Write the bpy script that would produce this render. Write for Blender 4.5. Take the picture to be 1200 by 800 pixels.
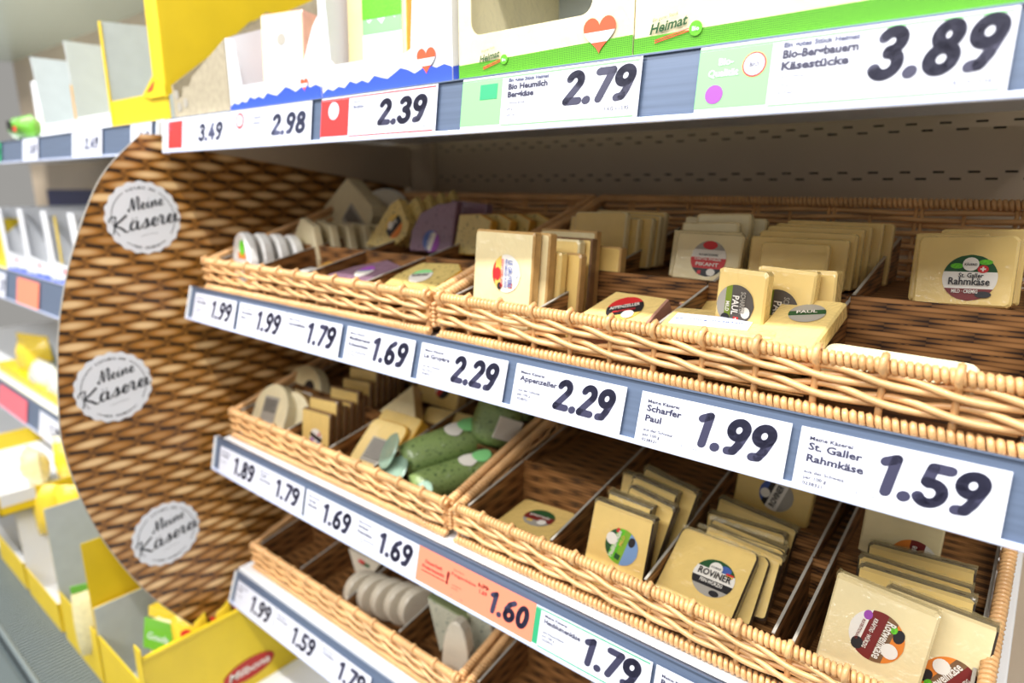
import bpy, bmesh, math, random
from math import sin, cos, pi, radians
from mathutils import Vector, Matrix
random.seed(7)
for o in list(bpy.data.objects): bpy.data.objects.remove(o)
C = bpy.context.scene.collection
scn = bpy.context.scene

# ---------------------------------------------------------------- camera
def cam_axes(yaw, pitch):
    cy, sy, cp, sp = cos(yaw), sin(yaw), cos(pitch), sin(pitch)
    right = Vector((cy, sy, 0)); fwd = Vector((-sy*cp, cy*cp, -sp)); up = Vector((-sy*sp, cy*sp, cp))
    return right, up, fwd
r_, u_, f_ = cam_axes(radians(39.66), radians(13.58))
cd = bpy.data.cameras.new('camera'); cam = bpy.data.objects.new('camera', cd); C.objects.link(cam)
cam.matrix_world = Matrix(((r_.x, u_.x, -f_.x, 0), (r_.y, u_.y, -f_.y, 0), (r_.z, u_.z, -f_.z, 0), (0, 0, 0, 1)))
cd.sensor_width = 36; cd.lens = 768/1200*36; cd.clip_start = .02
cd.dof.use_dof = True; cd.dof.focus_distance = .475; cd.dof.aperture_fstop = 4.0
scn.camera = cam
# ---------------------------------------------------------------- light
w = bpy.data.worlds.new('store'); scn.world = w; w.use_nodes = True
bg = w.node_tree.nodes['Background']; bg.inputs[0].default_value = (1.0, .97, .92, 1); bg.inputs[1].default_value = .34
def area(name, loc, target, sx, sy, power, col=(1, 1, 1)):
    l = bpy.data.lights.new(name, 'AREA'); l.shape = 'RECTANGLE'; l.size = sx; l.size_y = sy; l.energy = power; l.color = col
    o = bpy.data.objects.new(name, l); C.objects.link(o); o.location = loc
    d = (Vector(target)-Vector(loc)).normalized()
    z = -d; x = Vector((1, 0, 0)); y = z.cross(x).normalized(); x = y.cross(z)
    o.matrix_world = Matrix(((x.x, y.x, z.x, loc[0]), (x.y, y.y, z.y, loc[1]), (x.z, y.z, z.z, loc[2]), (0, 0, 0, 1)))
area('ceiling_lamp_row', (-.7, -.62, 2.15), (-.7, .43, 0), 4.5, .10, 160, (1, .98, .95))
area('aisle_lamp_row', (-.9, -2.3, 2.1), (-.7, .43, -.2), 4.5, .9, 125, (1, .98, .96))
area('canopy_light', (-1.1, .33, .44), (-1.1, .60, .10), 3.6, .04, 1.6, (.97, 1, 1))
scn.view_settings.view_transform = 'Standard'; scn.view_settings.look = 'None'
scn.view_settings.exposure = .05; scn.view_settings.gamma = 1; scn.view_settings.use_curve_mapping = False

# ---------------------------------------------------------------- materials
def lin(c): return tuple(((x/12.92) if x <= .04045 else ((x+.055)/1.055)**2.4) for x in c)
def nn(nt, t, **k):
    n = nt.nodes.new(t)
    for a, b in k.items(): setattr(n, a, b)
    return n
def mat(name, col, rough=.5, metal=0, coat=0, noise=0, nscale=60, bump=0, bscale=200, film=0, sss=0, specks=None, stretch=None, alpha=1):
    """col in sRGB 0..1"""
    m = bpy.data.materials.new(name); m.use_nodes = True; nt = m.node_tree; p = nt.nodes['Principled BSDF']
    c = lin(col); p.inputs['Base Color'].default_value = (*c, 1); p.inputs['Roughness'].default_value = rough; p.inputs['Metallic'].default_value = metal
    tc = nn(nt, 'ShaderNodeTexCoord'); src = tc.outputs['Object']
    if stretch:
        mp = nn(nt, 'ShaderNodeMapping'); mp.inputs['Scale'].default_value = stretch; nt.links.new(src, mp.inputs[0]); src = mp.outputs[0]
    colout = None
    if noise:
        n = nn(nt, 'ShaderNodeTexNoise'); n.inputs['Scale'].default_value = nscale; n.inputs['Detail'].default_value = 5; nt.links.new(src, n.inputs['Vector'])
        r = nn(nt, 'ShaderNodeValToRGB'); r.color_ramp.elements[0].position = .3; r.color_ramp.elements[1].position = .7
        r.color_ramp.elements[0].color = (*[x*(1-noise) for x in c], 1); r.color_ramp.elements[1].color = (*[min(1, x*(1+noise*.6)) for x in c], 1)
        nt.links.new(n.outputs[0], r.inputs[0]); colout = r.outputs[0]; nt.links.new(colout, p.inputs['Base Color'])
    if specks:
        v = nn(nt, 'ShaderNodeTexNoise'); v.inputs['Scale'].default_value = 260; v.inputs['Detail'].default_value = 2; nt.links.new(src, v.inputs['Vector'])
        r2 = nn(nt, 'ShaderNodeValToRGB'); r2.color_ramp.elements[0].position = .60; r2.color_ramp.elements[1].position = .66; nt.links.new(v.outputs[0], r2.inputs[0])
        mx = nn(nt, 'ShaderNodeMixRGB'); nt.links.new(r2.outputs[0], mx.inputs[0]); mx.inputs[1].default_value = (*c, 1); mx.inputs[2].default_value = (*lin(specks), 1)
        if colout: nt.links.new(colout, mx.inputs[1])
        nt.links.new(mx.outputs[0], p.inputs['Base Color'])
    if bump:
        n = nn(nt, 'ShaderNodeTexNoise'); n.inputs['Scale'].default_value = bscale; n.inputs['Detail'].default_value = 3; nt.links.new(src, n.inputs['Vector'])
        b = nn(nt, 'ShaderNodeBump'); b.inputs['Strength'].default_value = bump; b.inputs['Distance'].default_value = .001; nt.links.new(n.outputs[0], b.inputs['Height']); nt.links.new(b.outputs[0], p.inputs['Normal'])
    if coat:
        p.inputs['Coat Weight'].default_value = coat; p.inputs['Coat Roughness'].default_value = .12
    if film:
        n = nn(nt, 'ShaderNodeTexNoise'); n.inputs['Scale'].default_value = 55; n.inputs['Detail'].default_value = 3; n.inputs['Distortion'].default_value = 2.5; nt.links.new(src, n.inputs['Vector'])
        b = nn(nt, 'ShaderNodeBump'); b.inputs['Strength'].default_value = film; b.inputs['Distance'].default_value = .004; nt.links.new(n.outputs[0], b.inputs['Height']); nt.links.new(b.outputs[0], p.inputs['Coat Normal'])
    if sss:
        p.inputs['Subsurface Weight'].default_value = sss; p.inputs['Subsurface Radius'].default_value = (.01, .006, .003); p.inputs['Subsurface Scale'].default_value = .3
    if alpha < 1:
        p.inputs['Alpha'].default_value = alpha
    return m
def weave_print(name, su, sv, light, mid, dark, gloss=.35, double=False, slant=.30):
    """printed wicker picture: U,V in metres from the uv map"""
    m = bpy.data.materials.new(name); m.use_nodes = True; nt = m.node_tree; p = nt.nodes['Principled BSDF']; L = nt.links
    p.inputs['Roughness'].default_value = gloss
    def M(op, a, b=None, c=None):
        n = nn(nt, 'ShaderNodeMath', operation=op)
        for i, x in enumerate((a, b, c)):
            if x is None: continue
            if isinstance(x, (int, float)): n.inputs[i].default_value = x
            else: L.new(x, n.inputs[i])
        return n.outputs[0]
    uv = nn(nt, 'ShaderNodeUVMap'); sp = nn(nt, 'ShaderNodeSeparateXYZ'); L.new(uv.outputs[0], sp.inputs[0])
    nz = nn(nt, 'ShaderNodeTexNoise'); nz.inputs['Scale'].default_value = .35/su; nz.inputs['Detail'].default_value = 1; L.new(uv.outputs[0], nz.inputs['Vector'])
    wob = M('MULTIPLY', M('SUBTRACT', nz.outputs[0], .5), .18 if double else 1.1)
    U = M('ADD', M('DIVIDE', sp.outputs[0], su), M('MULTIPLY', wob, .35)); V = M('ADD', M('DIVIDE', sp.outputs[1], sv), wob)
    def layer(off):
        Vn = M('ADD', M('MULTIPLY', V, .5), off)
        row = M('ADD', M('MULTIPLY', M('FLOOR', Vn), 2.0), off)
        Us = M('ADD', M('ADD', U, off), M('MULTIPLY', M('FLOORED_MODULO', M('FLOOR', Vn), 2.0), .5 if double else .0)); cell = M('FLOOR', Us)
        fr = M('SUBTRACT', M('FRACT', Us), .5)
        comb = nn(nt, 'ShaderNodeCombineXYZ'); L.new(cell, comb.inputs[0]); L.new(row, comb.inputs[1])
        wn = nn(nt, 'ShaderNodeTexWhiteNoise'); L.new(comb.outputs[0], wn.inputs['Vector'])
        v = M('SUBTRACT', M('MULTIPLY', M('SUBTRACT', M('FRACT', Vn), .5), 2.0), M('MULTIPLY', fr, slant))
        t = M('MULTIPLY', M('ADD', .30 if double else .14, M('MULTIPLY', .26 if double else .39, M('POWER', M('COSINE', M('MULTIPLY', fr, pi*.98)), .6))), 1.0)
        q = M('DIVIDE', M('ABSOLUTE', v), t)
        return q, fr, wn.outputs['Value']
    qa, fa, ra = layer(0.0); qb, fb, rb = layer(.5)
    pick = M('LESS_THAN', qb, qa)
    def sel(a, b): return M('ADD', M('MULTIPLY', a, M('SUBTRACT', 1.0, pick)), M('MULTIPLY', b, pick))
    q, fr, rnd = sel(qa, qb), sel(fa, fb), sel(ra, rb)
    # tone over the strand
    br = M('MULTIPLY', M('SUBTRACT', 1.0, M('POWER', M('MINIMUM', q, 1.0), 2.2)), M('ADD', .55, M('MULTIPLY', .45, M('COSINE', M('MULTIPLY', fr, 4.6)))))
    br = M('MULTIPLY', br, M('ADD', .55, M('MULTIPLY', rnd, .60)))
    ramp = nn(nt, 'ShaderNodeValToRGB'); e = ramp.color_ramp.elements
    e[0].position = 0; e[0].color = (*lin(dark), 1); e[1].position = 1; e[1].color = (*lin(light), 1)
    k = e.new(.42); k.color = (*lin(mid), 1)
    L.new(br, ramp.inputs[0])
    # stakes between the strands
    Uf = M('ABSOLUTE', M('SUBTRACT', M('FRACT', M('ADD', M('MULTIPLY', U, 2.0), .5) if not double else M('MULTIPLY', U, 2.0)), .5))
    if double: st = M('SUBTRACT', 1.0, M('MINIMUM', 1.0, M('MULTIPLY', M('ABSOLUTE', M('SUBTRACT', Uf, .09)), 14.0)))
    else:
        Uf2 = M('ABSOLUTE', M('SUBTRACT', M('FRACT', M('MULTIPLY', U, 2.0)), .5)); Uf3 = M('SUBTRACT', .5, Uf2)
        st = M('SUBTRACT', 1.0, M('MINIMUM', 1.0, M('MULTIPLY', Uf3, 5.5)))
    sr = nn(nt, 'ShaderNodeValToRGB'); sr.color_ramp.elements[0].color = (*lin(dark), 1); sr.color_ramp.elements[1].color = (*lin([a*.85 for a in mid]), 1); sr.color_ramp.elements[1].position = .7
    L.new(st, sr.inputs[0])
    gap = M('GREATER_THAN', q, .93)
    mx = nn(nt, 'ShaderNodeMixRGB'); L.new(gap, mx.inputs[0]); L.new(ramp.outputs[0], mx.inputs[1]); L.new(sr.outputs[0], mx.inputs[2])
    L.new(mx.outputs[0], p.inputs['Base Color'])
    return m
MT = {}
MT['rattan'] = mat('rattan', (.88, .69, .47), .34, noise=.22, nscale=25, bump=.25, bscale=300, coat=.25)
MT['rattan_dark'] = mat('rattan_brown', (.70, .49, .28), .45, noise=.3, nscale=30, bump=.3, bscale=300)
MT['panel'] = weave_print('printed_wicker_board', .058, .0136, (.92, .78, .57), (.66, .44, .18), (.15, .08, .02), slant=-.2)
MT['insert'] = weave_print('printed_wicker_insert', .056, .0036, (.66, .47, .28), (.52, .35, .18), (.14, .07, .03), .5, True, .22)
MT['white'] = mat('white_board', (.88, .89, .91), .6)
MT['paper'] = mat('white_paper_tag', (.87, .885, .94), .32)
MT['ink'] = mat('slate_ink', (.22, .22, .32), .4)
MT['inkl'] = mat('pale_slate_ink', (.34, .36, .48), .4)
MT['black'] = mat('black_ink', (.10, .12, .16), .5)
MT['red'] = mat('red_print', (.90, .22, .22), .45)
MT['coral'] = mat('coral_paper', (1.0, .56, .44), .4)
MT['heart'] = mat('heart_orange_red', (.95, .36, .22), .5)
MT['green'] = mat('green_print', (.40, .78, .16), .5, noise=.35, nscale=700)
MT['lgreen'] = mat('light_green_print', (.56, .87, .56), .4)
MT['mint'] = mat('mint_line_print', (.20, .66, .46), .4)
MT['dgreen'] = mat('dark_green_print', (.12, .32, .16), .5)
MT['blue'] = mat('blue_mountain_print', (.20, .33, .80), .5)
MT['violet'] = mat('violet_print', (.62, .30, .68), .45)
MT['rail'] = mat('blue_grey_rail', (.40, .46, .56), .3, metal=.2, noise=.12, nscale=8, stretch=(1, 40, 40))
MT['raillip'] = mat('clear_plastic_rail_lip', (.80, .84, .95), .15, coat=.6)
MT['shelf'] = mat('warm_white_metal_shelf', (.90, .91, .92), .4)
MT['wallm'] = mat('beige_grey_metal_panel', (.76, .69, .60), .38, noise=.06, nscale=6)
MT['dark'] = mat('dark_recess', (.06, .05, .05), .9)
MT['canopy'] = mat('grey_green_metal', (.78, .82, .76), .22, metal=.3)
MT['cream'] = mat('cream_carton', (.95, .96, .84), .5)
MT['cgrey'] = mat('grey_carton_inside', (.74, .77, .77), .7, noise=.05, nscale=40)
MT['yellow'] = mat('yellow_carton', (.90, .78, .14), .42, noise=.06, nscale=20)
MT['taupe'] = mat('taupe_printed_carton', (.66, .62, .53), .7, noise=.15, nscale=120)
MT['millred'] = mat('dark_red_oval_print', (.72, .16, .13), .45)
MT['grille'] = mat('ribbed_grey_plastic', (.46, .50, .51), .35)
MT['bumper'] = mat('grey_bumper', (.36, .40, .41), .35)
MT['floor'] = mat('store_floor_tile', (.62, .61, .58), .3, noise=.1, nscale=4)
def cheese(k, col, **a): MT[k] = mat('cheese_'+k, col, .42, noise=.07, nscale=35, coat=.9, film=.7, bump=.15, bscale=90, **a)
cheese('pale', (.94, .87, .67)); cheese('cream', (.95, .90, .74)); cheese('gouda', (.94, .81, .49)); cheese('butter', (.95, .83, .53)); cheese('orange', (.88, .66, .22))
cheese('grey', (.80, .76, .66)); cheese('herb', (.88, .78, .47), specks=(.45, .36, .16)); cheese('purple', (.55, .42, .50), specks=(.40, .30, .38)); cheese('pesto', (.50, .59, .34), specks=(.26, .36, .18))
cheese('goat', (.94, .94, .93)); cheese('nutty', (.62, .50, .30), specks=(.36, .26, .14)); cheese('bluevein', (.76, .76, .68), specks=(.42, .48, .44)); cheese('mould', (.86, .82, .74)); cheese('greenrind', (.52, .56, .38))
MT['film'] = mat('cloudy_film_end', (.62, .74, .66), .25, coat=.9, film=.5, alpha=.75)
MT['rind'] = mat('brown_rind', (.50, .36, .22), .5, noise=.3, nscale=80, coat=.6, film=.3)
MT['tanrind'] = mat('tan_rind', (.78, .62, .38), .5, noise=.15, nscale=80, coat=.5)
MT['pinkrind'] = mat('pink_rind', (.80, .60, .52), .5, noise=.12, nscale=80, coat=.6)
MT['darkrind'] = mat('dark_rind', (.22, .17, .13), .45, noise=.3, nscale=80, coat=.8, film=.3)
MT['orind'] = mat('orange_rind', (.90, .66, .18), .45, noise=.1, nscale=80, coat=.6)
MT['sticker'] = mat('sticker_paper', (.93, .91, .87), .4)
MT['stgrey'] = mat('sticker_grey', (.66, .64, .60), .4)
MT['stgold'] = mat('sticker_gold', (.88, .74, .36), .4)
MT['stsky'] = mat('sticker_sky_blue', (.48, .62, .80), .4)
MT['stlime'] = mat('sticker_lime', (.50, .70, .20), .4)
MT['stblack'] = mat('sticker_black', (.15, .14, .15), .4)
MT['stmaroon'] = mat('sticker_maroon', (.48, .14, .13), .4)
MT['stor'] = mat('sticker_orange', (.90, .52, .18), .4)
MT['stdark'] = mat('sticker_dark_grey', (.34, .32, .30), .4)
MT['stolive'] = mat('sticker_olive', (.48, .56, .16), .4)
MT['stred'] = mat('sticker_red', (.82, .17, .18), .4)
MT['stblue'] = mat('sticker_blue', (.28, .38, .66), .4)

# ---------------------------------------------------------------- helpers
def link(name, me, parent=None, m=None):
    o = bpy.data.objects.new(name, me); C.objects.link(o)
    if parent: o.parent = parent
    if m:
        for x in (m if isinstance(m, (list, tuple)) else [m]): me.materials.append(MT[x])
    return o
def tag(o, label, cat, group=None):
    o['label'] = label; o['category'] = cat
    if group: o['group'] = group
    return o
def thing(name, label, cat, loc=(0, 0, 0), group=None, rot=None):
    o = bpy.data.objects.new(name, None); C.objects.link(o); o.location = loc; o.empty_display_size = .02
    if rot is not None: o.rotation_euler = rot
    return tag(o, label, cat, group)
def mesh(verts, faces, mi=None, smooth=False, uv=True):
    me = bpy.data.meshes.new('m'); me.from_pydata([tuple(v) for v in verts], [], faces); me.update()
    if mi: me.polygons.foreach_set('material_index', mi)
    if smooth: me.polygons.foreach_set('use_smooth', [True]*len(me.polygons))
    if uv and not smooth:
        l = me.uv_layers.new(name='uv')
        for p in me.polygons:
            n = p.normal; a = max(range(3), key=lambda i: abs(n[i]))
            for li in p.loop_indices:
                c = me.vertices[me.loops[li].vertex_index].co
                l.data[li].uv = (c.y, c.z) if a == 0 else ((c.x, c.z) if a == 1 else (c.x, c.y))
    return me
def box_m(x0, x1, y0, y1, z0, z1, bevel=0):
    v = [(x, y, z) for z in (z0, z1) for y in (y0, y1) for x in (x0, x1)]
    f = [(0, 2, 3, 1), (4, 5, 7, 6), (0, 1, 5, 4), (2, 6, 7, 3), (0, 4, 6, 2), (1, 3, 7, 5)]
    if not bevel: return mesh(v, f)
    me = mesh(v, f, uv=False); bm = bmesh.new(); bm.from_mesh(me)
    bmesh.ops.bevel(bm, geom=list(bm.edges), offset=bevel, segments=2, affect='EDGES', profile=.5)
    bm.to_mesh(me); bm.free(); return me
def box(name, x0, x1, y0, y1, z0, z1, m, parent=None, bevel=0):
    return link(name, box_m(min(x0, x1), max(x0, x1), min(y0, y1), max(y0, y1), min(z0, z1), max(z0, z1), bevel), parent, m)
def poly_m(pts, d):
    """planar 3-D outline pushed out by vector d"""
    d = Vector(d); n = len(pts); P = [Vector(p) for p in pts]
    nrm = Vector((0, 0, 0))
    for i in range(n): nrm += P[i].cross(P[(i+1) % n])
    if nrm.dot(d) > 0: P = P[::-1]
    v = P+[p+d for p in P]
    f = [tuple(range(n)), tuple(range(2*n-1, n-1, -1))]+[(i, i+n, (i+1) % n+n, (i+1) % n) for i in range(n)]
    return mesh(v, f)
def poly(name, pts, d, m, parent=None): return link(name, poly_m(pts, d), parent, m)
def tube(path, r, sides=6, closed=False, caps=True):
    """swept tube with parallel frames -> verts, faces"""
    V = []; F = []; n = len(path); P = [Vector(p) for p in path]
    t0 = (P[1]-P[0]).normalized(); up = Vector((0, 0, 1)) if abs(t0.z) < .9 else Vector((1, 0, 0))
    a = t0.cross(up).normalized()
    for i in range(n):
        t = (P[min(i+1, n-1)]-P[max(i-1, 0)]).normalized()
        a = (a-t*a.dot(t)).normalized(); b = t.cross(a)
        rr = r[i] if isinstance(r, (list, tuple)) else r
        for k in range(sides):
            q = 2*pi*k/sides; V.append(P[i]+a*(cos(q)*rr)+b*(sin(q)*rr))
    for i in range(n-1):
        for k in range(sides):
            F.append((i*sides+k, i*sides+(k+1) % sides, (i+1)*sides+(k+1) % sides, (i+1)*sides+k))
    if caps:
        F.append(tuple(range(sides-1, -1, -1))); F.append(tuple((n-1)*sides+k for k in range(sides)))
    return V, F
def tube_m(path, r, sides=6): return mesh(*tube(path, r, sides), smooth=True)
_tc = {}
def text_mesh(s, bold=0, shear=0, res=3, sp=1.0):
    key = (s, bold, shear, res, sp)
    if key in _tc: return _tc[key]
    cu = bpy.data.curves.new('t', 'FONT'); cu.body = s; cu.offset = bold; cu.shear = shear; cu.resolution_u = res; cu.space_character = sp; cu.size = 1
    ob = bpy.data.objects.new('t', cu); C.objects.link(ob); bpy.context.view_layer.update()
    me = bpy.data.meshes.new_from_object(ob.evaluated_get(bpy.context.evaluated_depsgraph_get()))
    bpy.data.objects.remove(ob)
    vs = [tuple(v.co) for v in me.vertices]; fs = [tuple(p.vertices) for p in me.polygons]
    x0 = min(v[0] for v in vs); x1 = max(v[0] for v in vs)
    _tc[key] = (vs, fs, x0, x1); return _tc[key]
def text(parent, s, x, z, h, m, name='lettering', align='L', width=None, hx=1.0, bold=.0, shear=0, y=-.0006, rot=0, hz=None):
    """flat print in the local XZ plane facing -Y; h = cap height; width stretches the line"""
    vs, fs, x0, x1 = text_mesh(s, bold, shear, 3 if h > .01 else 2)
    k = h/.73; kx = k*hx if width is None else width/(x1-x0)
    if name == 'product_lettering' and width is None and hx > 1: kx = min(kx, .040/(x1-x0))
    w_ = (x1-x0)*kx; ox = {'L': 0, 'R': -w_, 'C': -w_/2}[align]
    c, sn = cos(rot), sin(rot); out = []
    for vx, vy, _ in vs:
        px, pz = (vx-x0)*kx+ox, vy*k
        out.append((x+px*c-pz*sn, y, z+px*sn+pz*c))
    me = bpy.data.meshes.new('t'); me.from_pydata(out, [], fs)
    return link(name, me, parent, m)
def bold_digits(parent, s, x, z, h, m, align='R', width=None, shear=.16, th=.22, y=-.0011, name='price_lettering'):
    """heavy rounded slanted numerals built from round-ended strokes"""
    def arc(cx, cz, rx, rz, a0, a1, n=14): return [(cx+rx*cos(radians(a0+(a1-a0)*i/n)), cz+rz*sin(radians(a0+(a1-a0)*i/n))) for i in range(n+1)]
    e = th/2; t_ = 1-e
    G = {'0': (.62, [arc(.29, .5, .19, .5-e, 0, 360, 26)]), '1': (.46, [[(.06, t_-.10), (.24, t_), (.24, e)]]),
         '2': (.60, [arc(.27, .70, .18, .2, 160, -30)+[(.10, e+.02), (.10, e), (.48, e)]]),
         '3': (.60, [arc(.26, .72, .17, .18, 150, -90)+arc(.26, .30, .20, .205, 90, -155)]),
         '4': (.62, [[(.32, t_), (.08, .34), (.50, .34)], [(.38, .55), (.38, e)]]),
         '5': (.60, [[(.46, t_), (.16, t_), (.13, .56)]+arc(.25, .32, .21, .225, 110, -150)]),
         '6': (.62, [[(.42, t_), (.22, .74), (.11, .50)], arc(.29, .30, .185, .205, 0, 360, 22)]),
         '7': (.56, [[(.08, t_), (.46, t_), (.20, e)]]),
         '8': (.62, [arc(.29, .72, .155, .18, 0, 360, 20), arc(.29, .295, .19, .20, 0, 360, 22)]),
         '9': (.62, [arc(.29, .70, .185, .205, 0, 360, 22), [(.47, .66), (.38, .30), (.30, .13), (.16, e)]]), '.': (.29, [[(.12, e), (.13, e)]])}
    V = []; F = []; px = 0
    def seg(a, b, r):
        k = len(V); d = math.hypot(b[0]-a[0], b[1]-a[1]) or 1; an = math.atan2(b[1]-a[1], b[0]-a[0]); pts = []
        for i in range(7): q = an+pi/2+pi*i/6; pts.append((a[0]+r*cos(q), a[1]+r*sin(q)))
        for i in range(7): q = an-pi/2+pi*i/6; pts.append((b[0]+r*cos(q), b[1]+r*sin(q)))
        V.extend(pts); F.append(tuple(range(k, k+14)))
    for ch in s:
        adv, st = G[ch]
        for pl in st:
            P = [(px+a, c) for a, c in pl]; r = e*1.12 if ch == '.' else e
            for i in range(len(P)-1): seg(P[i], P[i+1], r)
        px += adv
    xs = [v[0] for v in V]; x0, x1 = min(xs), max(xs); kx = h if width is None else width/(x1-x0); w_ = (x1-x0)*kx
    ox = x-w_ if align == 'R' else x
    me = bpy.data.meshes.new('t'); me.from_pydata([(ox+(vx-x0)*kx+vz*h*shear-.5*h*shear, y, z+vz*h) for vx, vz in V], [], F)
    return link(name, me, parent, m)
def prism(outline, t, bev=0, mi_side=1):
    """outline in XZ, thickness t along +Y; slot 0 faces, slot 1 sides"""
    n = len(outline)
    ar = sum(outline[i][0]*outline[(i+1) % n][1]-outline[(i+1) % n][0]*outline[i][1] for i in range(n))
    if ar < 0: outline = outline[::-1]
    cx = sum(p[0] for p in outline)/n; cz = sum(p[1] for p in outline)/n
    V = []; rings = [(0, 1), (bev, 0), (t-bev, 0), (t, 1)] if bev else [(0, 0), (t, 0)]
    w_ = max(p[0] for p in outline)-min(p[0] for p in outline)
    for y, ins in rings:
        s = 1-(2*bev/w_ if ins else 0)
        for px, pz in outline: V.append((cx+(px-cx)*s, y, cz+(pz-cz)*s))
    F = [tuple(range(n)), tuple(range(len(V)-1, len(V)-n-1, -1))]; mi = [0, 0]
    for r in range(len(rings)-1):
        for i in range(n):
            F.append((r*n+i, (r+1)*n+i, (r+1)*n+(i+1) % n, r*n+(i+1) % n)); mi.append(mi_side)
    me = mesh(V, F, mi, uv=False)
    return me
def rrect(w_, h, r=.006, seg=3, jig=.0):
    pts = []
    for cx, cz, a0 in ((w_/2-r, r, -pi/2), (w_/2-r, h-r, 0), (-w_/2+r, h-r, pi/2), (-w_/2+r, r, pi)):
        for i in range(seg+1):
            a = a0+pi/2*i/seg; pts.append((cx+r*cos(a)+random.uniform(-jig, jig), cz+r*sin(a)+random.uniform(-jig, jig)))
    return pts
def disc(r, n=28, cx=0, cz=0): return [(cx+r*cos(2*pi*i/n), cz+r*sin(2*pi*i/n)) for i in range(n)]
def band_disc(r, bands, rot=0, n=36, y=0):
    """flat printed disc split in bands [(v0,v1,slot)] v in -1..1 of the turned axis"""
    V = []; F = []; MI = []
    for v0, v1, s in bands:
        v0 = max(v0, -.999); v1 = min(v1, .999); k = 10; pts = []
        for i in range(k+1):
            v = v0+(v1-v0)*i/k; pts.append((math.sqrt(1-v*v), v))
        for i in range(k, -1, -1):
            v = v0+(v1-v0)*i/k; pts.append((-math.sqrt(1-v*v), v))
        b = len(V)
        for px, pz in pts: V.append((r*(px*cos(rot)-pz*sin(rot)), y, r*(px*sin(rot)+pz*cos(rot))))
        F.append(tuple(range(b, b+len(pts)))); MI.append(s)
    return V, F, MI
def sticker(parent, x, z, r, bands, rot=0, emblem=None, texts=(), extra=(), y=-.0006, label=None):
    """round printed sticker: bands [(v0,v1,material)], emblem (dx,dz,rad,material), texts (s,dx,dz,h,mat,width), all in sticker radius units"""
    ms = []; bs = []
    for a, b, m in bands:
        if m not in ms: ms.append(m)
        bs.append((a, b, ms.index(m)))
    V, F, MI = band_disc(r, bs, rot)
    def add(outl, m, yy):
        if m not in ms: ms.append(m)
        b = len(V)
        for px, pz in outl: V.append(((px*cos(rot)-pz*sin(rot)), yy, (px*sin(rot)+pz*cos(rot))))
        F.append(tuple(range(b, b+len(outl)))); MI.append(ms.index(m))
    for i, (kind, dx, dz, a, b, m) in enumerate(extra):
        if kind == 'o': add([(dx*r+a*r*cos(2*pi*k/14), dz*r+b*r*sin(2*pi*k/14)) for k in range(14)], m, -.0001*(i+1))
        else: add([(dx*r-a*r, dz*r-b*r), (dx*r+a*r, dz*r-b*r), (dx*r+a*r, dz*r+b*r), (dx*r-a*r, dz*r+b*r)], m, -.0001*(i+1))
    if emblem: add(disc(emblem[2]*r, 16, emblem[0]*r, emblem[1]*r), emblem[3], -.0008)
    o = link('sticker', mesh(V, F, MI, uv=False), parent, ms); o.location = (x, y, z)
    for s, dx, dz, h, m, wd in texts:
        px, pz = dx*r, dz*r
        text(o, s, px*cos(rot)-pz*sin(rot), px*sin(rot)+pz*cos(rot), h*r, m, width=wd*r if wd else None, align='C', y=-.001, rot=rot, bold=.02)
    if label: o['label'] = label
    return o
# ---------------------------------------------------------------- the setting
def struct(o): o['kind'] = 'structure'; return o
def perforated_wall():
    """metal back panel with two rows of staggered slots as real holes"""
    V = []; F = []; Y = .86; x0, x1 = -.900, .18
    def quad(a, b, z0, z1):
        k = len(V); V.extend([(a, Y, z0), (b, Y, z0), (b, Y, z1), (a, Y, z1)]); F.append((k, k+1, k+2, k+3))
    rows = []
    for zc in (.061, .010):
        rows += [(zc+.0016, 0), (zc-.0056, 1)]
    rows.sort(); z = -.80; hh = .0011; pitch = .032; sl = .011
    for zc, ph in rows:
        quad(x0, x1, z, zc-hh); x = x0+.014+ph*pitch/2; last = x0
        while x+sl < x1-.005:
            quad(last, x, zc-hh, zc+hh)
            k = len(V)
            V.extend([(x, Y, zc-hh), (x+sl, Y, zc-hh), (x+sl, Y, zc+hh), (x, Y, zc+hh), (x, Y+.004, zc-hh), (x+sl, Y+.004, zc-hh), (x+sl, Y+.004, zc+hh), (x, Y+.004, zc+hh)])
            F.extend([(k, k+1, k+5, k+4), (k+1, k+2, k+6, k+5), (k+2, k+3, k+7, k+6), (k+3, k, k+4, k+7)])
            last = x+sl; x += pitch
        quad(last, x1, zc-hh, zc+hh); z = zc+hh
    quad(x0, x1, z, .45)
    return mesh(V, F)
struct(link('wall_back', perforated_wall(), None, 'wallm'))
struct(box('wall_backing', -3.2, .18, .872, .90, -.9, .47, 'dark'))
struct(box('wall_left_back', -3.2, -.903, .853, .868, -.9, .47, 'wallm'))
struct(box('floor', -4, 1.5, -3.0, 1.5, -1.28, -1.25, 'floor'))
struct(box('ceiling', -3.2, .18, .56, .86, .45, .47, 'canopy'))

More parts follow.
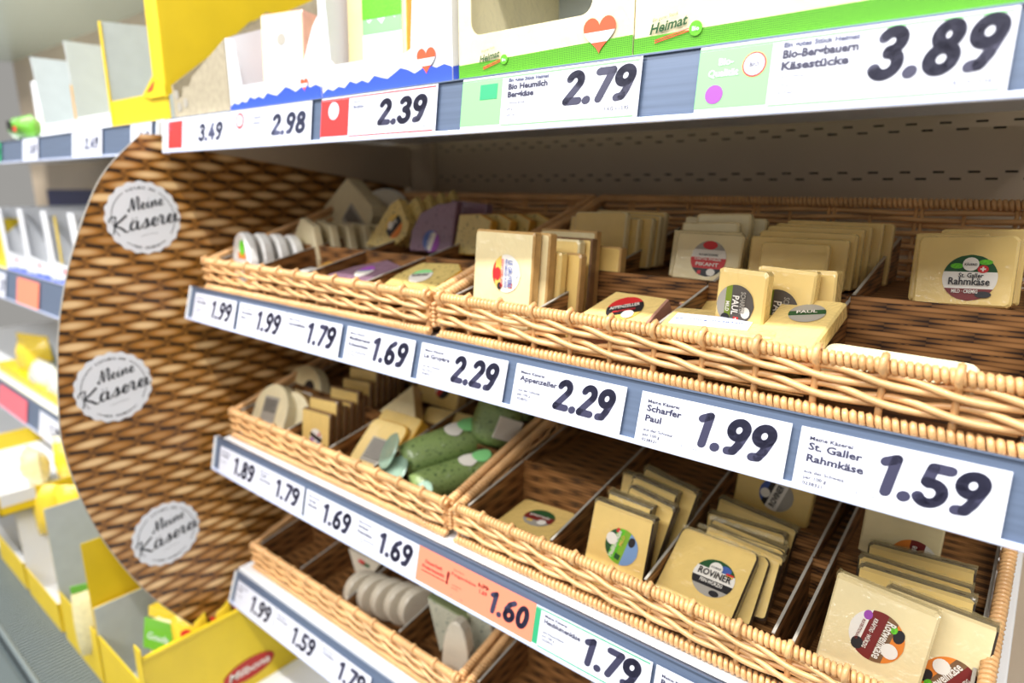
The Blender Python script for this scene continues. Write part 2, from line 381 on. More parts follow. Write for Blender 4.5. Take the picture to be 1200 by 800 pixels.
# ---------------------------------------------------------------- shelves and price rails
RAIL = {1: ((.4155, .082), (.410, .0415)), 2: ((.422, -.150), (.412, -.187)), 3: ((.432, -.384), (.4235, -.423)), 4: ((.4438, -.6254), (.431, -.663)),
        5: ((.42, -.205), (.41, -.262)), 6: ((.42, -.523), (.41, -.58))}
def rail_frame(k):
    (y0, z0), (y1, z1) = RAIL[k]; t = math.atan2(y0-y1, z0-z1); return y0, z0, t, math.hypot(y0-y1, z0-z1)
def shelf(k, x0, x1, top, label, up=.009, lip=.0018):
    y0, z0, t, h = rail_frame(k)
    o = thing('shelf', label, 'shelf', (x0, y0, top), 'fixture shelves')
    bd = box('shelf_board', 0, x1-x0, .012, .425, -.016, 0, 'shelf', o, .0015)
    box('front_edge', 0, x1-x0, .006, .016, -.026, 0, 'shelf', o, .002)
    rl = box('price_rail', 0, x1-x0, 0, .003, -(h+lip), up, 'rail', o)
    rl.location = (0, .0015, z0-top); rl.rotation_euler = (-t, 0, 0)
    lp = box('rail_lip', 0, x1-x0, -.0035, .0, -(h+lip+.001), -(h-.001), 'raillip', rl, .0008)
    tp = box('rail_edge', 0, x1-x0, -.002, .003, up-.0012, up, 'rail', rl)
    for s in (0, x1-x0):
        e = box('end_cap', s-.004 if s == 0 else s, s if s == 0 else s+.004, -.003, .006, -(h+lip+.001), up, 'shelf', rl, .001)
    return o
S1 = shelf(1, -.951, -.002, .085, 'top metal shelf of white cartons over the cheese baskets', .0012)
S2 = shelf(2, -.947, .02, -.1495, 'metal shelf carrying the uppermost pair of wicker baskets', .0068)
S3 = shelf(3, -.945, .02, -.3795, 'metal shelf carrying the middle pair of wicker baskets')
S4 = shelf(4, -.955, .02, -.6105, 'metal shelf carrying the lowest pair of wicker baskets')
S5 = shelf(1, -3.0, -.975, .085, 'blurred top shelf left of the wicker board', .0012)
S6 = shelf(5, -3.0, -.985, -.207, 'blurred middle shelf of white cartons left of the wicker board')
S7 = shelf(6, -3.0, -.985, -.525, 'blurred lower shelf with pink tag left of the wicker board')
# tapered brackets under the top shelf
def bracket(x, label):
    o = thing('shelf_bracket', label, 'bracket', (x, .42, .066), 'brackets of the top shelf')
    poly('bracket_plate', [(0, .01, 0), (0, .43, 0), (0, .43, -.075), (0, .02, -.018)], (.004, 0, 0), 'wallm', o)
bracket(-.956, 'tapered metal bracket under the top shelf behind the wicker board top')
bracket(-.985, 'tapered metal bracket on the far side of the wicker board')
bracket(.004, 'tapered metal bracket at the right end of the top shelf')
for x, n in ((-.902, 'left'), (.01, 'right')):
    o = tag(box('upright_post', x-.012, x+.012, .846, .858, -.85, .44, 'wallm'), 'slim beige metal upright at the %s end of the perforated back panel' % n, 'post')
# chiller base: bottom deck and ribbed bumper
dk = thing('chiller_base', 'grey chiller base with ribbed air grille at bottom left', 'chiller', (-3, .29, -.82))
box('deck', 0, 3.15, 0, .56, -.03, 0, 'shelf', dk)
gb = box('grille_bed', 0, 3.15, -.075, 0, -.02, -.006, 'bumper', dk)
gm = box_m(0, .0045, -.075, .001, -.006, .001)
for i in range(180): 
    g = link('grille_rib', gm, dk); g.location = (1.0+i*.0095, 0, 0)
    if i == 0: gm.materials.append(MT['grille'])
box('grille_edge', 0, 3.15, -.082, -.075, -.02, .004, 'grille', dk, .002)
box('bumper', 0, 3.15, -.20, -.083, -.06, -.004, 'bumper', dk, .012)
box('bumper_strip', 0, 3.15, -.26, -.2, -.40, -.03, 'grille', dk, .01)

# ---------------------------------------------------------------- price tags
def price_tag(k, xa, xb, price, label, lines=(), small=(), paper='paper', frame=None, ink='ink', foot=True, left=None, group='price tags', ptag=None, fs=1.0):
    y0, z0, t, h = rail_frame(k)
    W = xb-xa; H = h-.0005
    o = box('price_tag', 0, W, -.0008, -.0002, -H, 0, paper); tag(o, label, 'price tag', group)
    o.location = (xa, y0-.0006, z0-.0003); o.rotation_euler = (-t, 0, 0)
    yy = -.0011; L0 = .006
    if left:       # coloured block on the left
        lw, lm = left; box('colour_block', .0, W*lw, -.0010, -.0008, -H*.92, -H*.07, lm, o); L0 = W*lw+.005
    if frame:
        box('frame_line', 0 if left else .002, W-.002, -.0010, -.0008, -.0024, -.0014, frame, o); box('frame_line', W*(left[0] if left else 0)+.001, W-.003, -.0010, -.0008, -H+.0018, -H+.0028, frame, o)
    if price:
        ph = .0258*fs*(H/.038); pw = ph*(2.22 if W > .09 else 1.75)
        bold_digits(o, price, W-.0085*W/.108, -H*.5-ph*.44, ph, ink, width=ph*2.12)
    z = -.0075
    for i, (s, hh, m) in enumerate(lines):
        text(o, s, L0, z, hh*1.36 if hh > .0025 else hh, m, 'product_lettering', bold=.03 if hh > .0025 else .022, hx=1.28, y=yy); z -= hh*1.36*1.15+.0021
    z = min(z, -.0225)
    for s in small:
        text(o, s, L0, z, .0021, 'ink', 'small_lettering', hx=1.25, bold=.01, y=yy); z -= .0037
    if foot and W > .09:
        text(o, 'P', W*.34, -H*.88, .0015, 'inkl', 'small_lettering', y=yy); text(o, '10 T', W*.42, -H*.88, .0015, 'inkl', 'small_lettering', y=yy)
    return o
MK = ('Meine Käserei', .00249, 'ink')
sm = ('aus der Schweiz', 'per 100 g', '0238321')
# shelf 2
price_tag(2, -.9286, -.8155, '1.99', 'leftmost price tag under the upper baskets, reading 1.99', [MK, ('Ziegenkäse', .0026, 'ink')], ('aus Frankreich', 'per 100 g'))
price_tag(2, -.8066, -.699, '1.99', 'second price tag from the left under the upper baskets, reading 1.99', [MK, ('Ziegenkäse', .0026, 'ink'), ('Natur', .0026, 'ink')], ('per 100 g',))
price_tag(2, -.6973, -.589, '1.79', 'price tag reading 1.79 below the flat purple cheese', [MK, ('Lavendelkäse', .0028, 'ink')], ('aus den Niederlanden', 'per 100 g'))
price_tag(2, -.5792, -.471, '1.69', 'price tag reading 1.69 under the upper baskets', [MK, ('Mediterraner', .0028, 'ink'), ('Kräuterkäse', .0028, 'ink')], ('aus den Niederlanden', 'per 100 g'))
price_tag(2, -.4620, -.3527, '2.29', 'left one of the two tags reading 2.29', [MK, ('Le Gruyère', .0031, 'ink')], sm)
price_tag(2, -.3430, -.2353, '2.29', 'right one of the two tags reading 2.29', [MK, ('Appenzeller', .0033, 'ink')], sm)
price_tag(2, -.2223, -.1145, '1.99', 'large sharp tag reading 1.99, right of the two 2.29 tags', [MK, ('Scharfer', .0034, 'ink'), ('Paul', .0034, 'ink')], sm)
price_tag(2, -.1087, -.0006, '1.59', 'large price tag reading 1.59 nearest the right edge', [MK, ('St. Galler', .0034, 'ink'), ('Rahmkäse', .0034, 'ink')], sm)
# shelf 3
price_tag(3, -.926, -.8190, '1.89', 'leftmost tag under the middle baskets, reading 1.89', [MK, ('Rustikal', .0026, 'ink')], ('per 100 g',))
price_tag(3, -.8187, -.707, '1.79', 'second tag from the left under the middle baskets, reading 1.79', [MK, ('Trüffel', .0026, 'ink'), ('Bauernkäse', .0026, 'ink')], ('per 100 g',))
price_tag(3, -.7016, -.5987, '1.69', 'left one of the two 1.69 tags under the middle baskets', [MK, ('Gouda', .0026, 'ink'), ('Mittelalt', .0026, 'ink')], ('per 100 g',))
price_tag(3, -.5985, -.4884, '1.69', 'right one of the two 1.69 tags, beside the coral tag', [MK, ('Grüner', .0028, 'ink'), ('Pestokäse', .0028, 'ink')], ('aus den Niederlanden', 'per 100 g'))
o = price_tag(3, -.4883, -.3272, None, 'coral orange discount tag reading 1.60', [], (), 'coral', group=None)
H3 = rail_frame(3)[3]
bold_digits(o, '1.60', .155, -.0305, .0235, 'ink', width=.050)
text(o, 'Dauerhaft', .012, -.0145, .0037, 'red', 'product_lettering', width=.026, bold=.03, shear=.1, y=-.0011)
text(o, 'Preisgesenkt', .008, -.0205, .0037, 'red', 'product_lettering', width=.034, bold=.03, shear=.1, y=-.0011)
box('underline', .008, .043, -.0011, -.0008, -.0245, -.0236, 'stmaroon', o)
text(o, '!', .0445, -.0245, .013, 'stmaroon', 'product_lettering', bold=.05, shear=.1, y=-.0011)
text(o, 'Meine Käserei', .054, -.0075, .0019, 'red', 'small_lettering', y=-.0011); text(o, 'Feigenkäse', .052, -.0130, .0034, 'red', 'product_lettering', bold=.01, y=-.0011, width=.034)
text(o, 'aus Frankreich', .054, -.0235, .0017, 'red', 'small_lettering', y=-.0011); text(o, 'per 100 g', .054, -.0268, .0017, 'red', 'small_lettering', y=-.0011)
text(o, '1.79', .0895, -.0110, .0044, 'stmaroon', 'old_price_lettering', width=.013, bold=.03, y=-.0011); box('strike', .0885, .1035, -.0012, -.0009, -.0095, -.0087, 'stmaroon', o)
text(o, '1.69', .0915, -.0170, .0042, 'red', 'old_price_lettering', width=.010, bold=.03, y=-.0011)
o = price_tag(3, -.3268, -.2061, '1.79', 'price tag with green frame line reading 1.79, right of the coral tag', [MK, ('Heublumenkäse', .0033, 'ink')], ('aus Deutschland', 'per 100 g', '0239015'), frame='mint', left=(.05, 'mint'))
price_tag(3, -.2027, -.095, '1.89', 'tag at the bottom edge under the middle baskets, mostly cut off', [MK, ('Roviner', .0034, 'ink')], ('per 100 g',))
# shelf 4
price_tag(4, -.9429, -.8315, '1.99', 'leftmost tag under the lowest baskets, reading 1.99', [MK, ('Käse', .0026, 'ink')], ('per 100 g',))
price_tag(4, -.8300, -.7160, '1.59', 'tag reading 1.59 under the lowest basket, second from left', [MK, ('Ziegenrolle', .0026, 'ink')], ('per 100 g',))
price_tag(4, -.7145, -.6045, '1.79', 'tag reading 1.79 under the lowest basket, at the bottom edge', [MK, ('Weichkäse', .0026, 'ink')], ('per 100 g',))
# shelf 1
o = price_tag(1, -.9460, -.7770, None, 'tag with red block reading 3.49 at the left end of the top shelf', [('Mondseer', .0022, 'inkl'), ('Bergkäse', .0024, 'inkl')], (), left=None)
box('colour_block', .010, .050, -.0010, -.0008, -.0375, -.003, 'red', o); bold_digits(o, '3.49', .155, -.0315, .0215, 'inkl', width=.060)
o = price_tag(1, -.7755, -.6080, None, 'tag reading 2.98 under the small white carton', [], ())
bold_digits(o, '2.98', .158, -.0315, .0225, 'inkl', width=.064)
link('rosette', mesh([(x+.025, -.0012, z-.012) for x, z in disc(.009, 16)]+[(0, 0, 0)]*0, [tuple(range(16))]), o, 'red')
link('rosette', mesh([(x+.025, -.0013, z-.012) for x, z in disc(.0065, 16)], [tuple(range(16))]), o, 'paper')
text(o, 'Heumilch', .055, -.0115, .003, 'inkl', 'product_lettering', bold=.01, y=-.0011); text(o, 'Bergkäse', .055, -.0175, .003, 'inkl', 'product_lettering', bold=.01, y=-.0011)
o = price_tag(1, -.5906, -.4244, None, 'tag with red block reading 2.39 under the large white carton', [], (), frame='red', left=(.27, 'red'))
bold_digits(o, '2.39', .154, -.0305, .0235, 'ink', width=.064); text(o, '1 KG = 15.93', .154, -.0350, .0022, 'inkl', 'small_lettering', 'R', y=-.0011)
link('rosette', mesh([(x+.021, -.0013, z-.013) for x, z in disc(.0085, 16)], [tuple(range(16))]), o, 'paper')
text(o, 'Mondseer', .052, -.0075, .0022, 'inkl', 'product_lettering', y=-.0011); text(o, 'Bergkäse', .052, -.0125, .0032, 'inkl', 'product_lettering', bold=.01, y=-.0011)
o = price_tag(1, -.3947, -.2306, None, 'green framed tag reading 2.79 left of the large 3.89 tag', [], (), frame='lgreen', left=(.26, 'lgreen'))
bold_digits(o, '2.79', .160, -.0275, .0235, 'ink', width=.057); text(o, '1 KG = 13.95', .157, -.0335, .0026, 'ink', 'small_lettering', 'R', y=-.0011)
for i, (s, hh, m) in enumerate([('Ein gutes Stück Heimat', .0020, 'inkl'), ('Bio Heumilch', .0034, 'ink'), ('Bergkäse', .0034, 'ink')]): text(o, s, .049, (-.006, -.0117, -.0175)[i], hh*1.25, m, 'product_lettering', bold=.04, hx=1.2, y=-.0011)
for i, s in enumerate(('3 Monate gereift', '200 g', '0237165')): text(o, s, .049, -.0225-.0045*i, .0016, 'ink', 'small_lettering', hx=1.2, y=-.0011)
box('leaf_logo', .020, .038, -.0012, -.0009, -.0175, -.006, 'mint', o)
o = price_tag(1, -.1900, -.0305, None, 'large green framed tag reading 3.89 at the right end of the top shelf', [], (), frame='lgreen', left=(.28, 'lgreen'))
bold_digits(o, '3.89', .156, -.0290, .0270, 'ink', width=.058); text(o, '1 KG = 15.56', .153, -.0345, .0025, 'inkl', 'small_lettering', 'R', y=-.0011)
for i, (s, hh, m) in enumerate([('Ein gutes Stück Heimat', .0022, 'inkl'), ('Bio-Bergbauern', .0037, 'ink'), ('Käsestücke', .0037, 'ink')]): text(o, s, .051, (-.006, -.0120, -.0185)[i], hh*1.25, m, 'product_lettering', bold=.04, hx=1.25, y=-.0011)
for i, s in enumerate(('versch. Sorten', '250 g', '0237364')): text(o, s, .051, -.0230-.0045*i, .0017, 'inkl', 'small_lettering', y=-.0011)
text(o, 'Bio-', .013, -.012, .0042, 'paper', 'block_lettering', bold=.02, y=-.0013); text(o, 'Qualität', .007, -.0185, .0042, 'paper', 'block_lettering', bold=.02, y=-.0013)
for cx, cz, r, m in ((.035, -.0135, .0072, 'red'), (.035, -.0135, .0062, 'paper'), (.012, -.029, .0058, 'violet')):
    link('seal', mesh([(x+cx, -.0012-(.0001 if m == 'paper' else 0), z+cz) for x, z in disc(r, 20)], [tuple(range(20))]), o, m)
text(o, 'BIO', .035, -.0148, .0026, 'ink', 'seal_lettering', 'C', bold=.02, y=-.0014)
# blurred tags of the next bay
for k, xs in ((1, [(-1.06, -.99, 'paper'), (-1.30, -1.17, 'paper'), (-1.57, -1.48, 'paper'), (-1.80, -1.72, 'mint')]), (5, [(-1.79, -1.64, 'coral'), (-1.95, -1.88, 'paper')]), (6, [(-2.13, -1.90, 'pinkp'), (-1.80, -1.64, 'paper')])):
    if 'pinkp' not in MT: MT['pinkp'] = mat('pink_paper', (1, .45, .50), .4)
    for i, (a, b, m) in enumerate(xs):
        y0, z0, t, h = rail_frame(k); bx = box('price_tag', 0, b-a, -.0008, -.0002, -h, 0, m); bx.location = (a, y0-.0006, z0); bx.rotation_euler = (-t, 0, 0)
        nm = {1: 'top', 5: 'middle', 6: 'lower'}[k]; colr = {'paper': 'white', 'mint': 'pale green', 'coral': 'salmon red', 'pinkp': 'pink'}[m]
        tag(bx, 'blurred %s tag on the %s left rail, %s from the wicker board' % (colr, nm, ('first', 'second', 'third', 'fourth')[i]), 'price tag', 'blurred price tags of the next bay')
        if k == 1 or m == 'paper': bold_digits(bx, '2.49' if k == 1 else '1.29', (b-a)*.9, -h*.72, h*.45, 'inkl', width=(b-a)*.45)

# ---------------------------------------------------------------- printed wicker end board with round badges
def catmull(P, n=6):
    out = []
    for i in range(len(P)-1):
        p0, p1, p2, p3 = P[max(i-1, 0)], P[i], P[i+1], P[min(i+2, len(P)-1)]
        for k in range(n):
            t = k/n; out.append(tuple(.5*((2*p1[j])+(-p0[j]+p2[j])*t+(2*p0[j]-5*p1[j]+4*p2[j]-p3[j])*t*t+(-p0[j]+3*p1[j]-3*p2[j]+p3[j])*t**3) for j in range(2)))
    return out+[P[-1]]
edge = catmull([(.39, .064), (.335, .008), (.294, -.075), (.270, -.145), (.256, -.210), (.245, -.300), (.245, -.350), (.256, -.425), (.279, -.506), (.324, -.606), (.385, -.698)])
bd = thing('wicker_print_board', 'large brown wicker printed end board with curved front edge', 'display board', (-.970, .39, -.698))
out = edge+[(.852, -.698), (.852, .064)]
pb = poly('board', [(0, y-.39, z+.698) for y, z in out], (-.002, 0, 0), 'panel', bd); pb.location = (.0, 0, 0)
# white cut edge of the board
V = []; F = []
for i, (y, z) in enumerate(edge): V += [(.0006, y-.39, z+.698), (-.0026, y-.39, z+.698), (-.0026, y-.39-.0009, z+.698-.0005), (.0006, y-.39-.0009, z+.698-.0005)]
for i in range(len(edge)-1):
    for k in range(4): F.append((i*4+k, i*4+(k+1) % 4, i*4+4+(k+1) % 4, i*4+4+k))
link('cut_edge', mesh(V, F), bd, 'stgrey')
top_y = out
def badge(yc, zc, rot):
    r = .0485; pts = []
    for i in range(120):
        a = 2*pi*i/120; rr = r*(1+.022*cos(20*a)); pts.append((0, yc-.39+rr*cos(a), zc+.698+rr*sin(a)))
    pts = [(.0004, y, z) for _, y, z in pts]
    b = poly('round_badge', pts, (.0004, 0, 0), 'white', bd)
    # ring lines
    def put(me_pts, m, nm, faces):
        link(nm, mesh(me_pts, faces), b, m)
    for s, e in ((20, 160), (200, 340)) if False else ((-35, 55), (125, 215), (232, 250), (290, 308), (68, 72)):
        V = []; F = []
        for i in range(13):
            a = radians(s+(e-s)*i/12)+rot
            for rr in (.0400, .0408): V.append((.0012, yc-.39+rr*cos(a), zc+.698+rr*sin(a)))
        for i in range(12): F.append((2*i, 2*i+1, 2*i+3, 2*i+2))
        put(V, 'black', 'ring_line', F)
    # lettering: draw in local YZ plane facing +X (text x -> +Y)
    def tx(s, y, z, h, wd, bold, shear, rt, nm='badge_lettering'):
        vs, fs, x0, x1 = text_mesh(s, bold, shear, 3); k = h/.73; kx = wd/(x1-x0); o = []
        for vx, vy, _ in vs:
            px, pz = (vx-x0)*kx-wd/2, vy*k; c, sn = cos(rt+rot), sin(rt+rot)
            yy, zz = y+px*c-pz*sn, z+px*sn+pz*c
            o.append((.0013, yc-.39+yy, zc+.698+zz))
        me = bpy.data.meshes.new('t'); me.from_pydata(o, [], fs); link(nm, me, b, 'black')
    strokes(b, yc, zc, rot)
    def arc(s, rr, top):
        n = len(s)
        for i, ch in enumerate(s):
            if ch == ' ': continue
            a = (pi/2-(i-(n-1)/2)*.082) if top else (-pi/2+(i-(n-1)/2)*.082)
            tx2 = (a-pi/2) if top else (a+pi/2)
            tx(ch, rr*cos(a+rot)/1, rr*sin(a+rot)/1, .0032, .0024, .02, 0, tx2)
    arc('KÄSTLICH AUS', .0385, True); arc('DER REGION', -.0420*-1, False)
# brush lettering built from strokes (script style)
def strokes(b, yc, zc, rot):
    def P(pts, x, z, s, wd):
        pts = catmull([(x+p[0]*s+p[1]*s*.22, z+p[1]*s) for p in pts], 5)
        n = len(pts); V = []; F = []
        for i, (px, pz) in enumerate(pts):
            q = pts[min(i+1, n-1)]; p0 = pts[max(i-1, 0)]; dx, dz = q[0]-p0[0], q[1]-p0[1]; L = math.hypot(dx, dz) or 1
            hw = wd*(.55+.75*max(0, -dz/L)); nx, nz = -dz/L*hw, dx/L*hw
            for sg in (1, -1):
                ax, az = px+nx*sg, pz+nz*sg; c, sn = cos(rot+.17), sin(rot+.17)
                V.append((.0013, yc-.39+ax*c-az*sn, zc+.698+ax*sn+az*c))
        for i in range(n-1): F.append((2*i, 2*i+1, 2*i+3, 2*i+2))
        return V, F
    G = {'K': [[(.1, .0), (.2, .5), (.3, 1.0)], [(-.15, .75), (.0, 1.0), (.3, 1.0)], [(.95, 1.0), (.6, .75), (.25, .5), (.6, .25), (.85, .0), (1.05, .05)]],
         'a': [[(.5, .5), (.2, .5), (.08, .2), (.2, .02), (.42, .15), (.52, .5), (.48, .1), (.62, .02), (.75, .15)]],
         'A': [[(.5, .5), (.2, .5), (.08, .2), (.2, .02), (.42, .15), (.52, .5), (.48, .1), (.62, .02), (.75, .15)], [(.2, .68), (.26, .72)], [(.44, .68), (.5, .72)]],
         's': [[(.0, .12), (.25, .35), (.35, .55), (.42, .25), (.3, .03), (.08, .06)], [(.3, .03), (.5, .1), (.62, .2)]],
         'e': [[(.0, .15), (.3, .25), (.42, .42), (.28, .52), (.12, .25), (.25, .02), (.5, .12)]],
         'r': [[(.0, .2), (.12, .55), (.3, .48), (.26, .1), (.4, .02), (.55, .15)]],
         'i': [[(.0, .2), (.14, .5), (.1, .1), (.22, .02), (.38, .15)], [(.2, .7), (.24, .74)]],
         'M': [[(-.05, .2), (.05, .0), (.2, .6), (.35, 1.0), (.4, .0), (.7, 1.0), (.85, .9), (.8, .1), (.95, .05)]],
         'n': [[(.0, .1), (.1, .5), (.12, .0), (.3, .5), (.45, .45), (.42, .1), (.6, .1)]]}
    V = []; F = []
    def word(seq, x, z, s, wd):
        nonlocal V, F
        for ch, ad in seq:
            for st in G[ch]:
                v, f = P(st, x, z, s, wd); k = len(V); V += v; F += [tuple(i+k for i in q) for q in f]
            x += ad*s
    word([('K', 1.05), ('A', .72), ('s', .58), ('e', .50), ('r', .50), ('e', .50), ('i', .3)], -.0455, -.0135, .0215, .00135)
    word([('M', .95), ('e', .52), ('i', .36), ('n', .6), ('e', .5)], -.0165, .0115, .0160, .00095)
    link('script_lettering', mesh(V, F), b, 'black')
    Vv, Ff = P([(0, 0), (.5, .04), (1, 0)], -.012, -.0235, .024, .0003); link('flourish', mesh(Vv, Ff), b, 'black')
badge(.380, -.046, 0); badge(.3135, -.272, .0); badge(.3545, -.513, 0)
# ---------------------------------------------------------------- wicker baskets
BW, BD = .462, .292
def rimz(y): return .041+.089*(y/BD)
def helix(p0, p1, pitch, R, n=9):
    P0, P1 = Vector(p0), Vector(p1); d = (P1-P0); L = d.length; d.normalize(); a = d.cross(Vector((0, 0, 1))).normalized(); b = d.cross(a); out = []
    turns = int(L/pitch); N = turns*n
    for i in range(N+1):
        q = 2*pi*i/n; out.append(P0+d*(L*i/N)+a*(R*cos(q))+b*(R*sin(q)))
    return out
BP = []    # (name, mesh, x offset)
def bp(name, me): me.materials.append(MT['rattan']); BP.append((name, me))
# rims and base coils: one wound cane each
for p0, p1 in (((-.002, 0, rimz(0)), (BW+.002, 0, rimz(0))), ((0, .004, rimz(0)), (0, BD, rimz(BD))), ((BW, .004, rimz(0)), (BW, BD, rimz(BD))), ((0, BD, rimz(BD)), (BW, BD, rimz(BD)))):
    bp('rim_binding', tube_m(helix(p0, p1, .0043, .0035), .0022, 5))
    bp('rim_core', tube_m([p0, p1], .0022, 6))
bp('base_coil', tube_m(helix((0, -.001, .0048), (BW, -.001, .0052), .0047, .0032), .0023, 5))
# stakes
NS = 12; sp_ = BW/NS
def hloop(x, y, z1, out):
    return [(x, y, .004), (x, y, z1*.4), (x+.0004, y, z1-.006), (x, y+out*.0062, z1-.001), (x, y+out*.0050, z1+.0046), (x, y, z1+.0068), (x, y-out*.004, z1+.002)]
for i in range(NS+1):
    x = min(max(i*sp_, .003), BW-.003)
    bp('stake', tube_m(hloop(x, 0, rimz(0), -1), .0024, 6))
for i in range(1, NS):
    bp('back_stake', tube_m([(i*sp_, BD, .004), (i*sp_, BD, rimz(BD)-.003)], .0019, 5))
    bp('back_stake', tube_m([(i*sp_+.005, BD, .004), (i*sp_+.005, BD, rimz(BD)-.003)], .0019, 5)) if i % 2 else None
for sx in (0, BW):
    for j in range(1, 8):
        y = BD*j/8; bp('side_stake', tube_m([(sx, y, .004), (sx, y, rimz(y)-.003)], .0019, 5))
# front: two courses of three-rod wale
rnd = random.Random(3)
for course in range(2):
    for rod in range(3):
        pts = []; N = NS*6; ph = 2*pi*rod/3; lv = .0315-.0125*course; jr = rnd.uniform(-.0004, .0004)
        for i in range(N+1):
            x = BW*i/N; th = 2*pi*x/(3*sp_)-ph
            y = -.0036*cos(th)-.0006; z = lv+jr-.0035*sin(th)-.0008*cos(2*th)+.0005*sin(x*31+rod*2+course)
            pts.append((x, y, z))
        bp('weaver', tube_m(pts, .0024, 6))
# thinner randing on the back and the sides
nb = 18
for k in range(nb):
    pts = []; N = NS*4; zz = .010+(rimz(BD)-.018)*k/(nb-1)
    for i in range(N+1):
        x = BW*i/N; pts.append((x, BD+.0030*cos(pi*x/sp_+k*pi), zz+.0010*sin(x*40+k*1.7)))
    bp('back_weaver', tube_m(pts, .0027, 5))
for sx in (0, BW):
    for k in range(12):
        pts = []; N = 32
        for i in range(N+1):
            y = BD*i/N; z = .012+(rimz(y)-.019-.0)*k/11*1.0; pts.append((sx+.0030*cos(pi*y/(BD/8)+k*pi), y, z))
        bp('side_weaver', tube_m(pts, .0026, 5))
def basket(x, y, z, label):
    t = thing('wicker_basket', label, 'basket', (x, y, z), 'wicker baskets on the shelves')
    for nm, me in BP: link(nm, me, t)
    return t
basket(-.932, .440, -.149, 'left wicker basket of the upper pair, holding goat, purple and herb cheeses')
basket(-.4555, .440, -.149, 'right wicker basket of the upper pair, beside the 2.29 tags')
basket(-.932, .456, -.379, 'left wicker basket of the middle pair, holding green cheese rolls')
basket(-.4555, .456, -.379, 'right wicker basket of the middle pair, above the coral tag')
basket(-.932, .467, -.610, 'left wicker basket of the lowest shelf, holding white soft cheeses')
basket(-.4555, .467, -.610, 'right wicker basket of the lowest shelf, almost hidden at the bottom edge')
# printed board inserts that part each basket into compartments
def insert(x, y, z, label, cuts, tier=.063, ty=.103, steps=None):
    t = thing('divider_insert', label, 'insert', (x, y, z+.0035), 'compartment inserts in the baskets')
    X0, X1 = .008, BW-.008; ed = [X0]+list(cuts)+[X1]; steps = steps or [ty]*(len(ed)-1)
    for a, b_, s in zip(ed, ed[1:], steps):
        a += .0016
        box('floor_panel', a, b_, .008, s, 0, .0012, 'insert', t)
        box('step_panel', a, b_, s, s+.0015, 0, tier, 'insert', t)
        box('tier_panel', a, b_, s+.0015, BD-.01, tier-.0105, tier-.009, 'insert', t)
    def dv(c, dark=False):
        poly('divider', [(c, .010, .001), (c, .010, rimz(.010)-.006), (c, BD-.012, rimz(BD)-.035), (c, BD-.012, .001)], (.0015, 0, 0), 'insert', t)
        E = [(c-.0004, .010, rimz(.010)-.006), (c-.0004, BD-.012, rimz(BD)-.035), (c-.0004, BD-.012, rimz(BD)-.034), (c-.0004, .010, rimz(.010)-.005)]
        poly('cut_edge', E, (.0023, 0, 0), 'stgrey', t)
    for c in cuts: dv(c)
    for c in (X0, X1): dv(c)
insert(-.932, .440, -.149, 'printed wicker insert in the left upper basket', (.12, .23, .345), .060)
insert(-.4555, .440, -.149, 'printed wicker insert in the right upper basket, one compartment nearly empty', (.112, .225, .338))
insert(-.932, .456, -.379, 'printed wicker insert in the left middle basket', (.135, .235, .325), .060)
insert(-.4555, .456, -.379, 'printed wicker insert in the right middle basket, around the flat slab', (.118, .220, .330, .345), .060, steps=[.103, .108, .142, .103, .125])
insert(-.932, .467, -.610, 'printed wicker insert in the left lowest basket', (.12, .235, .345), .058)
insert(-.4555, .467, -.610, 'printed wicker insert in the right lowest basket', (.12, .235, .345), .058)

